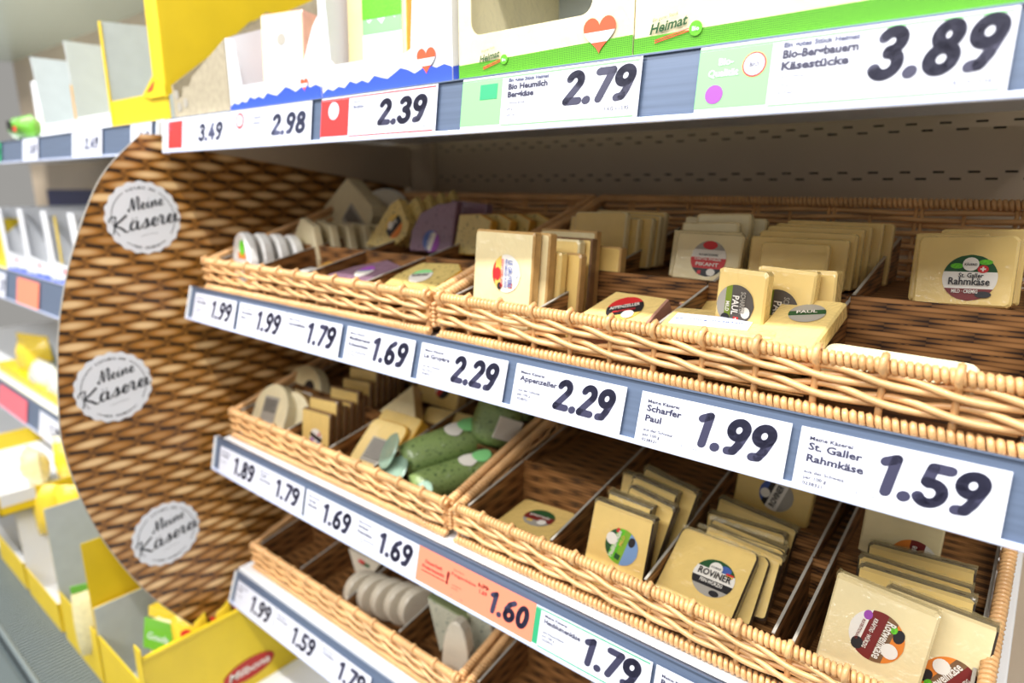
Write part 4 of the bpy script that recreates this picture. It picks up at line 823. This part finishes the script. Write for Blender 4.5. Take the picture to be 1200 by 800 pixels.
def roll(x0, x1, r, face, label, group=None):
    P0, P1 = Vector(x0), Vector(x1); L = (P1-P0).length; n = 10
    root = thing('cheese_roll', label, 'cheese', x0, group); root.matrix_world = Matrix.Translation(P0) @ (P1-P0).to_track_quat('X', 'Z').to_matrix().to_4x4()
    path = [(L*i/n, 0, 0) for i in range(n+1)]; rad = [r*(.86 if i in (0, n) else (.97 if i in (1, n-1) else 1)) for i in range(n+1)]
    link('cheese_body', mesh(*tube(path, rad, 20), smooth=True), root, face)
    return root
r1 = roll((-.580, .490, -.334), (-.528, .600, -.310), .025, 'pesto', 'green cheese roll with white oval label, upper of the two', None)
r2 = roll((-.540, .470, -.350), (-.497, .570, -.338), .021, 'pesto', 'green cheese roll lying right against the basket side, lower of the two', None)
for o, r in ((r1, .026), (r2, .022)):
    V = []; F = []; n = 8
    for i in range(n+1):
        a = radians(45+i*7) 
        hw = .012*math.sqrt(max(.02, 1-((i-n/2)/(n/2))**2))
        for s in (-1, 1): V.append((.070+s*hw, -cos(a)*(r+.0006), sin(a)*(r+.0006)))
    for i in range(n): F.append((2*i, 2*i+1, 2*i+3, 2*i+2))
    link('label', mesh(V, F), o, 'sticker'); 
    V2 = [(x+.018, y*1.004, z*1.004) for x, y, z in V]; link('label', mesh(V2, F), o, 'lgreen')
for i, (p, rr) in enumerate((((-.600, .468, -.338, -30, 30, 0), .028), ((-.577, .458, -.350, -15, 40, 0), .024), ((-.522, .455, -.352, 0, 38, 20), .016))):
    o = round_piece(p, rr*.85, .004, 'film', 'film', ('left', 'middle', 'right')[i]+' cloudy cut slice in green film at the end of the rolls', 'green rimmed cut slices', 'cheese_slice')
o = roll((-.520, .580, -.318), (-.512, .600, -.272), .030, 'pesto', 'upright green wrapped cheese with white and green label')
box('label_patch', .012, .040, -.029, -.0315, -.018, .016, 'sticker', o)
o = piece('cheese_slab', (-.555, .662, -.318, 0, 4, 0), rrect(.070, .062, .004), .02, 'pesto', 'pesto', 'green block with grey weight label under the tags')
box('weight_label', -.014, .026, -.0008, -.0002, .014, .058, 'stgrey', o)
# lowest left basket
o = piece('cheese_wedge', (-.735, .528, -.604, 8, 8, 4), [(0, 0), (.032, .056), (-.034, .056)], .030, 'mould', 'mould', 'white triangular soft wedge with small red and green print, point down')
box('print_patch', -.006, .012, -.0008, -.0002, .042, .047, 'dgreen', o); box('print_patch', -.010, .002, -.0012, -.0009, .044, .049, 'stred', o)
piece('cheese_wedge', (-.785, .560, -.5805, -30, 10, 0), [(-.030, 0), (.030, 0), (.026, .030), (-.028, .032)], .022, 'cream', 'mould', 'cream wedge behind the triangular white one')
piece('cheese_wedge', (-.720, .585, -.555, 10, 30, 0), [(-.05, 0), (.05, 0), (.04, .03), (-.03, .022)], .02, 'mould', 'mould', 'upper white wedge of the lowest basket, close under the tags')
for i in range(5): round_piece((-.690+.0225*i, .506+.006*i, -.605, 74, 7, 0), .029, .0165, 'mould', 'mould', '%s white mould round from the left in the row of five on the lowest shelf' % ORD[i].replace('front', 'first').capitalize(), 'white mould rounds')
for i in range(2): round_piece((-.615+.028*i, .560+.004*i, -.5545, -30, 12, 0), .024, .016, 'mould', 'mould', ('left', 'right')[i]+' white mould round of the pair behind the row of five', 'white mould rounds behind')
o = piece('cheese_wedge', (-.548, .512, -.604, 10, 4, 6), [(0, 0), (.034, .066), (-.030, .070)], .032, 'bluevein', 'greenrind', 'pointed blue veined wedge with green rind, tip down')
piece('cheese_wedge', (-.496, .486, -.605, 14, 4, 0), dome(.038, .084, 10), .018, 'mould', 'mould', 'pale half round standing at the right of the lowest basket')
piece('cheese_wedge', (-.498, .530, -.605, 12, 4, 0), dome(.042, .09, 10), .016, 'bluevein', 'mould', 'greyish half round behind the pale half round of the lowest basket')
# ---------------------------------------------------------------- cartons on the top shelf
def heart(parent, x, z, s, y=-.0012):
    pts = []
    for i in range(40):
        t = 2*pi*i/40; pts.append((x+s*.5*(16*sin(t)**3)/16, z+s*.5*(13*cos(t)-5*cos(2*t)-2*cos(3*t)-cos(4*t))/16))
    def clip(z0, z1):
        out = []
        n = len(pts)
        for i in range(n):
            a, b = pts[i], pts[(i+1) % n]
            seg = [a]
            for lim in (z0, z1):
                if (a[1]-lim)*(b[1]-lim) < 0:
                    t = (lim-a[1])/(b[1]-a[1]); seg.append((a[0]+(b[0]-a[0])*t, lim))
            out += [p for p in seg if z0-1e-6 <= p[1] <= z1+1e-6]
        return out
    for a, b, m in ((z+s*.02, z+s, 'heart'), (z-s*.24, z+s*.02, 'white'), (z-s, z-s*.24, 'heart')):
        p = clip(a, b)
        if len(p) > 2: link('heart_print', mesh([(q[0], y, q[1]) for q in p], [tuple(range(len(p)))]), parent, m)
def zig(parent, x0, x1, base, hs, m, y=-.0009, name='mountain_print'):
    V = []; F = []; n = len(hs)-1
    for i, h in enumerate(hs):
        x = x0+(x1-x0)*i/n; V += [(x, y, base), (x, y, base+h)]
    for i in range(n): F.append((2*i, 2*i+2, 2*i+3, 2*i+1))
    link(name, mesh(V, F), parent, m)
ZZ = [.004, .0085, .006, .009, .007, .0125, .0095, .0115, .0085, .014, .0115, .0095, .013, .017, .0145, .0105, .0135, .0155, .0125, .0145, .0115]
def cream_carton(x0, x1, label, window, heartx, logo):
    W = x1-x0
    t = thing('cream_carton', label, 'carton', (x0, .428, .0855), 'cream cartons with green woven strip')
    H = .19
    if window:
        a, b, zc = window; r = .010
        # front wall in four strips round the window, plus rounded lower corners
        box('front_panel', 0, W, 0, .0012, 0, zc, 'cream', t)
        box('front_panel', 0, a, 0, .0012, zc, H, 'cream', t); box('front_panel', b, W, 0, .0012, zc, H, 'cream', t); box('front_panel', a, b, 0, .0012, H-.03, H, 'cream', t)
        for cx, s in ((a, 1), (b, -1)):
            P = [(cx, 0, zc)]+[(cx+s*(r-r*cos(q)) , 0, zc+r-r*sin(q)) for q in [pi/2*i/6 for i in range(7)]]
            poly('corner', [(p[0], 0, p[2]) for p in P], (0, .0012, 0), 'cream', t)
    else:
        box('front_panel', 0, W, 0, .0012, 0, H, 'cream', t)
    box('side_panel', 0, .0012, .0012, .28, 0, H, 'cream', t); box('side_panel', W-.0012, W, .0012, .28, 0, H, 'cream', t)
    box('back_panel', .0012, W-.0012, .14, .1412, 0, H, 'cgrey', t); box('base_panel', .0012, W-.0012, .0012, .28, 0, .0012, 'cgrey', t); box('lid', 0, W, 0, .28, H, H+.001, 'cream', t)
    link('woven_green_strip', mesh([(0, -.0006, .0), (W, -.0006, 0), (W, -.0006, .0135), (0, -.0006, .0105)], [(0, 1, 2, 3)]), t, 'burlap')
    link('woven_green_strip', mesh([(W+.0004, 0, 0), (W+.0004, .28, 0), (W+.0004, .28, .014), (W+.0004, 0, .0135)], [(0, 1, 2, 3)]), t, 'burlap')
    if heartx: heart(t, heartx, .0185, .027)
    lx, lz, k = logo
    text(t, 'Ein gutes Stück', lx+.002, lz+.0085, .0022*k, 'dgreen', 'logo_lettering', shear=.3, y=-.0012, rot=.12)
    text(t, 'Heimat', lx, lz+.0010, .0062*k, 'dgreen', 'logo_lettering', shear=.35, bold=.03, y=-.0013, rot=.12, width=.028*k)
    for d in (0, -.0014): link('swoosh', mesh([(lx+.004, -.0013, lz-.0035+d), (lx+.030*k, -.0013, lz+.0012+d), (lx+.030*k, -.0013, lz+.0018+d), (lx+.004, -.0013, lz-.0028+d)], [(0, 1, 2, 3)]), t, 'red')
    link('bio_seal', mesh([(lx+.033*k+x, -.0014, lz+.0008+z) for x, z in disc(.0046*k, 18)], [tuple(range(18))]), t, 'green')
    text(t, 'Bio', lx+.033*k, lz-.0006, .0028*k, 'white', 'seal_lettering', 'C', bold=.02, y=-.0016)
def burlap():
    m = bpy.data.materials.new('green_woven_print'); m.use_nodes = True; nt = m.node_tree; p = nt.nodes['Principled BSDF']; L = nt.links
    tc = nn(nt, 'ShaderNodeTexCoord'); 
    wa = nn(nt, 'ShaderNodeTexWave'); wa.bands_direction = 'X'; wa.inputs['Scale'].default_value = 260; wa.inputs['Distortion'].default_value = 2
    wb = nn(nt, 'ShaderNodeTexWave'); wb.bands_direction = 'Z'; wb.inputs['Scale'].default_value = 260; wb.inputs['Distortion'].default_value = 2
    L.new(tc.outputs['Object'], wa.inputs[0]); L.new(tc.outputs['Object'], wb.inputs[0])
    mu = nn(nt, 'ShaderNodeMath', operation='MAXIMUM'); L.new(wa.outputs['Fac'], mu.inputs[0]); L.new(wb.outputs['Fac'], mu.inputs[1])
    r = nn(nt, 'ShaderNodeValToRGB'); r.color_ramp.elements[0].color = (*lin((.12, .40, .04)), 1); r.color_ramp.elements[0].position = .35; r.color_ramp.elements[1].color = (*lin((.42, .74, .16)), 1)
    L.new(mu.outputs[0], r.inputs[0]); L.new(r.outputs[0], p.inputs['Base Color']); return m
MT['burlap'] = burlap()
cream_carton(-.4125, -.2465, 'cream carton with grey window and heart, green woven strip along its foot', (.014, .132, .032), .139, (.024, .0095, .80))
cream_carton(-.2455, .020, 'cream carton without window at the right end of the top shelf', None, None, (.012, .0105, 1.0))
def white_carton(x0, x1, label, outline, hx, hz, hs, depth=.24):
    W = x1-x0
    t = thing('white_carton', label, 'carton', (x0, .430, .0855), 'white cartons with blue mountains')
    poly('front_panel', [(x, 0, z) for x, z in outline], (0, .0012, 0), 'white', t)
    zl = outline[-1][1]; zr = outline[2][1]
    poly('side_panel', [(0, .0012, 0), (0, depth, 0), (0, depth, .17), (0, .0012, zl)], (.0012, 0, 0), 'white', t)
    poly('side_panel', [(W-.0012, .0012, 0), (W-.0012, depth, 0), (W-.0012, depth, .17), (W-.0012, .0012, .17 if zr > .1 else zr)], (.0012, 0, 0), 'white', t)
    box('back_panel', .0012, W-.0012, depth, depth+.0012, 0, .17, 'white', t); box('base_panel', .0012, W-.0012, .0012, depth, 0, .0012, 'white', t)
    zig(t, 0, W, 0, ZZ, 'blue')
    V = [(W+.0006, 0, 0), (W+.0006, .10, 0), (W+.0006, .10, .020), (W+.0006, .05, .012), (W+.0006, .02, .017), (W+.0006, 0, .0115)]
    link('mountain_print', mesh(V, [tuple(range(6))]), t, 'blue'); heart(t, hx, hz, hs)
    return t
white_carton(-.800, -.6125, 'smaller white carton with blue mountains, low cut front, left of the large one', [(0, 0), (.1875, 0), (.1875, .079), (.1775, .070), (.150, .026), (.028, .026), (.020, .077), (0, .082)], .158, .017, .014)
white_carton(-.611, -.4225, 'large white carton with blue mountains and red heart beside the cream carton', [(0, 0), (.1885, 0), (.1885, .17), (.150, .17), (.136, .032), (.129, .029), (.022, .030), (.016, .035), (.008, .17), (0, .17)], .157, .021, .024)
o = slab(None, .026, 'cream', 'pinkrind', 'pink sided cheese with white label standing in the smaller white carton', p=(-.735, .462, .088, 14, 3, 0, .066, .104))
box('front_label', -.020, .022, -.0008, -.0002, .012, .086, 'paper', o); text(o, 'BERGKÄSE', 0, .030, .005, 'lgreen', 'label_lettering', 'C', y=-.0012); 
link('emblem', mesh([(x, -.0012, z+.074) for x, z in disc(.007, 14)], [tuple(range(14))]), o, 'stgrey')
for i in range(3): slab(None, .02, 'cream', 'pinkrind', '%s wrapped cheese behind the pink sided one in the small white carton' % ORD[i+1].capitalize(), 'wrapped cheeses in the small white carton', p=(-.722+.018*i, .50+.03*i, .088, 10, 0, 0, .07, .104))
o = slab(None, .024, 'pale', 'orind', 'cheese with green and white label standing in the large white carton', p=(-.562, .462, .088, 8, 2, 0, .082, .112))
box('front_label', -.018, .034, -.0008, -.0002, .020, .092, 'paper', o); zig(o, -.018, .034, .058, [.02, .010, .016, .008, .018, .012, .02], 'lgreen', -.0011, 'mountain_print'); box('label_band', -.018, .034, -.0012, -.0010, .072, .092, 'green', o)
text(o, 'BERG', .008, .026, .005, 'lgreen', 'label_lettering', 'C', y=-.0012)
for i in range(2): slab(None, .02, 'cream', 'cream', '%s wrapped cheese behind the green labelled one' % ORD[i+1].capitalize(), 'wrapped cheeses in the large white carton', p=(-.520+.016*i, .50+.03*i, .088, 6, 0, 0, .085, .11))
# taupe and yellow cartons
t = thing('brown_grey_carton', 'grey brown printed carton with diagonal cut side, beside the white ones', 'carton', (-.956, .432, .0855))
poly('front_panel', [(0, 0, 0), (.150, 0, 0), (.150, 0, .082), (.060, 0, .048), (.050, 0, .038), (.032, 0, .038), (.026, 0, .026), (.010, 0, .026), (0, 0, .044)], (0, .0012, 0), 'taupe', t)
poly('side_panel', [(0, .0012, 0), (0, .25, 0), (0, .25, .16), (0, .15, .16), (0, .0012, .044)], (.0012, 0, 0), 'taupe', t)
poly('side_panel', [(.149, .0012, 0), (.149, .25, 0), (.149, .25, .16), (.149, .15, .16), (.149, .0012, .082)], (.0012, 0, 0), 'taupe', t)
box('back_panel', .0012, .149, .25, .2512, 0, .16, 'taupe', t); box('base_panel', .0012, .149, .0012, .25, 0, .0012, 'taupe', t)
for i, (x, z) in enumerate(((.018, .014), (.036, .018), (.012, .030))): link('ring_print', mesh([(x+a, -.0006, z+b) for a, b in disc(.006, 14)], [tuple(range(14))]), t, 'stgrey')
def display_carton(name, x0, x1, y0, z0, H, lip, D, outer, inner, label, group=None, post=0, side='open', lean=0):
    t = thing(name, label, 'carton', (x0, y0, z0), group); W = x1-x0
    box('front_lip', 0, W, 0, .0012, 0, lip, outer, t)
    poly('left_wall', [(0, .0012, 0), (0, D, 0), (-lean, D, H), (-lean, .0, H)], (.0012, 0, 0), inner, t)
    poly('left_wall_outside', [(-.0006, .0012, 0), (-.0006, D, 0), (-.0006-lean, D, H), (-.0006-lean, .0, H)], (-.0008, 0, 0), outer, t)
    if side == 'full': S = [(W, .0012, 0), (W, D, 0), (W, D, H), (W, 0, H)]
    elif side == 'low': S = [(W, .0012, 0), (W, D, 0), (W, D, lip), (W, 0, lip)]
    else: S = [(W, .0012, 0), (W, .0012, lip), (W, .0, lip*1.2), (W, D*.55, H), (W, D, H), (W, D, 0)]
    poly('right_wall', S, (-.0012, 0, 0), outer, t)
    if post: box('front_post', W-post, W, -.0002, .001, lip, H, outer, t)
    box('back_wall', 0, W, D, D+.0012, 0, H, inner, t); box('base', .0012, W-.0012, .0012, D, 0, .0012, inner, t)
    return t
t = thing('yellow_carton', 'tall torn yellow carton with grey inside, above the top of the wicker board', 'carton', (-1.166, .430, .0855))
box('front_lip', 0, .200, 0, .0015, 0, .037, 'yellow', t)
poly('left_wall', [(0, 0, 0), (0, .22, 0), (0, .22, .165), (0, 0, .152)], (.0014, 0, 0), 'cgrey', t); poly('left_wall_outside', [(-.0008, 0, 0), (-.0008, .22, 0), (-.0008, .22, .165), (-.0008, 0, .152)], (-.0012, 0, 0), 'yellow', t)
box('front_edge', -.003, .0035, -.001, .0008, 0, .152, 'yellow', t)
poly('front_post', [(.162, -.001, .035), (.201, -.003, .028), (.201, -.001, .22), (.164, -.001, .22)], (0, .0015, 0), 'yellow', t)
poly('right_wall', [(.201, -.002, .028), (.201, -.002, .22), (.201, .24, .22), (.201, .24, .185), (.201, .13, .145)], (.0014, 0, 0), 'yellow', t)
poly('torn_flap', [(.128, -.002, .037), (.165, -.002, .058), (.201, -.002, .045), (.201, -.002, .030), (.150, -.002, .030)], (0, -.001, 0), 'yellow', t)
link('red_print', mesh([(.142, -.0036, .0385), (.166, -.0036, .050), (.172, -.0036, .052), (.160, -.0036, .040)], [(0, 1, 2, 3)]), t, 'red')
box('back_wall', 0, .20, .22, .2212, 0, .165, 'cgrey', t); box('base', 0, .2, .001, .22, 0, .0012, 'cgrey', t)
gp = 'open white cartons above the neighbouring bay'
display_carton('white_open_carton', -1.315, -1.172, .430, .0855, .145, .022, .20, 'white', 'cgrey', 'tall white open carton directly left of the torn yellow carton', gp, lean=.012, side='low')
display_carton('white_open_carton', -1.485, -1.320, .430, .0855, .140, .020, .20, 'white', 'cgrey', 'second white open carton left of the torn yellow carton', gp, lean=.022, side='low')
box_ = box('orange_strip', .162, .165, -.002, .0, .02, .075, 'orind', None); tag(box_, 'narrow orange edge of a pack standing between the two white open cartons', 'pack'); box_.location = (-1.485, .431, .0855)
o = tag(box('white_carton', -1.95, -1.60, .55, .75, .0855, .235, 'white'), 'pale white carton far back at the left frame edge on the top shelf', 'carton')
# pillow bags
def pillow(name, p, w_, h, t, m, label, group=None, rotx=0, rotz=0, crimpm=None, fold=.15):
    rr = random.Random(int(abs(p[0]*1e4+p[1]*1e3))); V = []; F = []; nx, nz = 9, 9
    for s in (1, -1):
        for j in range(nz+1):
            for i in range(nx+1):
                u, v = i/nx*2-1, j/nz*2-1; b = (max(0, 1-u*u)**.5)*(max(0, 1-v*v)**.5)
                V.append((u*w_/2*(1-.08*v*v), s*(t/2*b+.0003)+rr.uniform(-1, 1)*t*.06*b, (v+1)*h/2+rr.uniform(-1, 1)*h*.012))
    n = (nx+1)*(nz+1)
    for s in (0, 1):
        for j in range(nz):
            for i in range(nx):
                q = (j*(nx+1)+i, j*(nx+1)+i+1, (j+1)*(nx+1)+i+1, (j+1)*(nx+1)+i); q = tuple(k+s*n for k in q); F.append(q if s else q[::-1])
    root = thing(name, label, 'bag', p, group); root.rotation_euler = (rotx, 0, rotz)
    link('bag_body', mesh(V, F, smooth=True), root, m)
    if crimpm: box('top_seal', -w_/2*.92, w_/2*.92, -.001, .001, h-.001, h+.012, crimpm, root)
    return root
MT['bagyellow'] = mat('glossy_yellow_bag', (.95, .82, .22), .25, coat=.8, film=.6); MT['baggreen'] = mat('glossy_green_bag', (.42, .70, .22), .25, coat=.8, film=.6)
MT['bagwhite'] = mat('glossy_white_bag', (.90, .91, .86), .25, coat=.8, film=.6); MT['bagpale'] = mat('pale_cheese_bag', (.90, .86, .66), .35, coat=.6, film=.5, noise=.12, nscale=120)
MT['navy'] = mat('navy_print', (.10, .13, .35), .45); MT['cyan'] = mat('cyan_print', (.45, .75, .85), .45)
o = pillow('cheese_bag', (-1.63, .50, .087), .10, .085, .05, 'bagpale', 'pale yellow bag with green top at the far left of the top shelf', crimpm='baggreen')
o = pillow('salad_tub_bag', (-1.66, .445, .087), .12, .045, .05, 'baggreen', 'small green and red patterned pack low at the far left edge')
box('red_patch', .03, .042, -.028, -.026, .012, .022, 'red', o); box('dark_patch', -.01, .012, -.028, -.026, .018, .034, 'stblack', o)
# middle shelf of the next bay: white cartons with sloping side cuts
gp = 'white sloping cartons on the blurred middle shelf'
def vcarton(x0, x1, label, yel=False):
    W = x1-x0; t = thing('white_carton', label, 'carton', (x0, .452, -.2065), gp)
    poly('front_panel', [(0, 0, 0), (W, 0, 0), (W, 0, .055), (W-.012, 0, .036), (.03, 0, .045), (.022, 0, .148), (-.014, 0, .150)], (0, .0014, 0), 'white', t)
    poly('left_wall', [(0, .0014, 0), (0, .2, 0), (0, .2, .15), (-.012, .0014, .15)], (.0014, 0, 0), 'white', t); box('back_wall', 0, W, .2, .2014, 0, .15, 'cgrey', t); box('base', 0, W, .0014, .2, 0, .0014, 'white', t)
    zig(t, 0, W, 0, [h*.9 for h in ZZ[:12]], 'blue')
    link('red_dot', mesh([(W*.55+x, -.0012, .028+z) for x, z in disc(.007, 10)], [tuple(range(10))]), t, 'red')
    if yel: box('yellow_pack_edge', .030, .040, .01, .012, .03, .14, 'bagyellow', t)
vcarton(-1.50, -1.36, 'white carton on the middle blurred shelf, touching the wicker board edge', True); vcarton(-1.665, -1.505, 'white carton on the middle blurred shelf, yellow strip to its right', True); vcarton(-1.83, -1.67, 'white carton in the middle of the blurred middle shelf'); vcarton(-2.00, -1.835, 'white carton with yellow neighbour, at the frame edge of the middle shelf')
tag(box('yellow_pack', -2.12, -2.005, .455, .55, -.2065, -.085, 'yellow'), 'yellow pack at the left frame edge on the middle blurred shelf', 'pack')
tag(box('navy_pack', -2.5, -1.95, .70, .80, -.2065, -.02, 'navy'), 'long navy pack at the back of the middle blurred shelf', 'pack'); tag(box('yellow_box', -2.7, -1.2, .805, .845, -.2065, -.055, 'yellow'), 'long low yellow box at the very back of the middle shelf', 'box')
# lower shelf of the next bay
pillow('cheese_bag', (-2.10, .50, -.5245), .14, .115, .06, 'bagyellow', 'upright narrow yellow bag at the frame edge above the pink tag', rotz=.3, crimpm='bagyellow')
pillow('cheese_bag', (-1.98, .49, -.5245), .15, .075, .07, 'bagwhite', 'white bag lying on the lower shelf above the pink tag', 'white bags on the lower blurred shelf')
pillow('cheese_bag', (-1.84, .49, -.5245), .15, .070, .07, 'bagwhite', 'white bag on the lower shelf, right neighbour of the one above the pink tag', 'white bags on the lower blurred shelf')
pillow('cheese_bag', (-1.86, .60, -.5245), .16, .150, .06, 'bagyellow', 'large yellow bag behind the white bags beside the wicker board', crimpm='bagyellow')
pillow('cheese_bag', (-1.70, .52, -.5245), .13, .075, .07, 'bagpale', 'pale bag half behind the wicker board on the lower shelf', rotz=.2)
tag(box('yellow_box', -2.30, -1.60, .455, .50, -.5245, -.500, 'yellow'), 'low yellow tray edge under the bags of the lower blurred shelf', 'box')
tag(box('cyan_pack', -2.30, -2.22, .66, .76, -.5245, -.38, 'cyan'), 'light blue pack at the back of the lower blurred shelf', 'pack'); 
tag(box('navy_pack', -2.6, -1.75, .46, .464, -.262, -.235, 'navy'), 'navy strip hanging just under the middle blurred shelf', 'strip')
# bottom deck: yellow cartons
def poly_oval(parent, xs, yc, zc, ry, rz, rot, m, name):
    pts = []
    for i in range(28):
        a = 2*pi*i/28; py, pz = ry*cos(a), rz*sin(a); pts.append((xs, yc+py*cos(rot)-pz*sin(rot), zc+py*sin(rot)+pz*cos(rot)))
    return link(name, mesh(pts, [tuple(range(28))]), parent, m)
t = thing('yellow_carton', 'long yellow carton with dark red oval below the lowest tags', 'carton', (-1.115, .283, -.8195), 'yellow cartons on the chiller deck')
box('right_wall', .183, .185, 0, .42, 0, .148, 'yellow', t); box('rolled_edge', .181, .187, 0, .42, .146, .152, 'yellow', t); box('front_wall', 0, .185, 0, .002, 0, .10, 'yellow', t); box('front_post', .165, .187, -.001, .001, .0, .166, 'yellow', t)
box('left_wall', 0, .002, 0, .30, 0, .150, 'cgrey', t); box('left_wall_outside', -.002, 0, 0, .30, 0, .150, 'yellow', t); box('base', .002, .183, .002, .42, 0, .002, 'cgrey', t); box('back_wall', 0, .185, .42, .422, 0, .148, 'yellow', t)
ov = poly_oval(t, .1862, .155, .037, .045, .019, .0, 'millred', 'oval_print')
def side_text(parent, s, x, y, z, h, wd, m, bold=.02, shear=.2):
    vs, fs, x0, x1 = text_mesh(s, bold, shear, 3); k = h/.73; kx = wd/(x1-x0)
    me = bpy.data.meshes.new('t'); me.from_pydata([(x, y+((vx-x0)*kx-wd/2), z+vy*k) for vx, vy, _ in vs], [], fs); return link('oval_lettering', me, parent, m)
side_text(t, 'Milbona', .1868, .155, .031, .014, .072, 'sticker')
tag(box('white_tray', -.900, -.60, .31, .60, -.8195, -.812, 'white'), 'white tray edge low beside the yellow carton with the oval', 'tray')
pillow('cheese_bag', (-1.03, .350, -.785), .075, .105, .04, 'bagpale', 'grated cheese bag with green label inside the oval printed yellow carton', rotz=.35, rotx=-.2); o = bpy.data.objects[-1] if False else None
b_ = [x for x in C.objects if x.name.startswith('cheese_bag')][-1]
bx = box('green_label', -.030, .030, -.0235, -.0215, .045, .095, 'baggreen', b_); text(b_, 'Gouda', 0, .062, .012, 'white', 'label_lettering', 'C', y=-.024, shear=.3); box('yellow_top', -.034, .034, -.012, .012, .092, .108, 'bagyellow', b_)
for i in range(3):
    o = pillow('cheese_pouch', (-.985, .375+.040*i, -.755), .055, .085, .035, 'bagyellow', '%s yellow pouch with red spot in the oval printed carton, from the front' % ('first', 'second', 'third')[i], 'yellow pouches with red spot', rotz=.9)
    link('red_spot', mesh([(x, -.0195, .062+z) for x, z in disc(.009, 12)], [tuple(range(12))]), o, 'red')
display_carton('yellow_carton', -1.305, -1.125, .283, -.8195, .262, .10, .20, 'yellow', 'cgrey', 'tall yellow carton with grey inside, second from the chiller grille corner', 'yellow cartons on the chiller deck', side='full')
o = pillow('cheese_bag', (-1.16, .300, -.78), .07, .12, .03, 'bagpale', 'pale bag with green top between the two tall yellow cartons', rotz=1.2, crimpm='baggreen')
display_carton('yellow_carton', -1.52, -1.33, .283, -.8195, .189, .06, .20, 'yellow', 'white', 'low yellow carton with white inside near the left frame edge', 'yellow cartons on the chiller deck', side='low')
display_carton('yellow_carton', -1.73, -1.54, .283, -.8195, .189, .06, .20, 'yellow', 'white', 'farthest low yellow carton at the left frame edge', 'yellow cartons on the chiller deck', side='low')
for i in range(4): pillow('cheese_bag', (-1.50+.04*i, .335+.03*i, -.70), .06, .11, .035, 'bagyellow', '%s yellow bag from the left in the low yellow carton' % ('first', 'second', 'third', 'fourth')[i].capitalize(), 'yellow bags in the low yellow carton', rotz=.8)
t = thing('yellow_tray', 'yellow and white tray of bags stacked above the low cartons', 'tray', (-1.90, .256, -.630))
box('side', .398, .40, 0, .26, 0, .042, 'yellow', t); box('front', 0, .40, 0, .002, 0, .042, 'yellow', t); box('base', 0, .40, 0, .26, 0, .002, 'white', t); box('left_side', 0, .002, 0, .26, 0, .042, 'yellow', t); box('back', 0, .4, .26, .262, 0, .042, 'yellow', t)
poly_oval(t, .4006, .100, .018, .012, .007, 0, 'red', 'oval_print'); box('white_cutout', .3996, .4005, .004, .062, .018, .044, 'white', t)
for i, (x, y) in enumerate(((-1.62, .35), (-1.57, .41), (-1.66, .44), (-1.55, .47))):
    pillow('cheese_bag', (x, y, -.627), .085, .075+.01*(i % 2), .05, 'bagyellow' if i % 2 else 'bagpale', ('pale bag nearest the front', 'yellow bag behind the pale front bag', 'pale bag farther back', 'yellow bag closest to the wicker board')[i]+' in the yellow tray', 'bags in the yellow tray', rotz=.7*i)
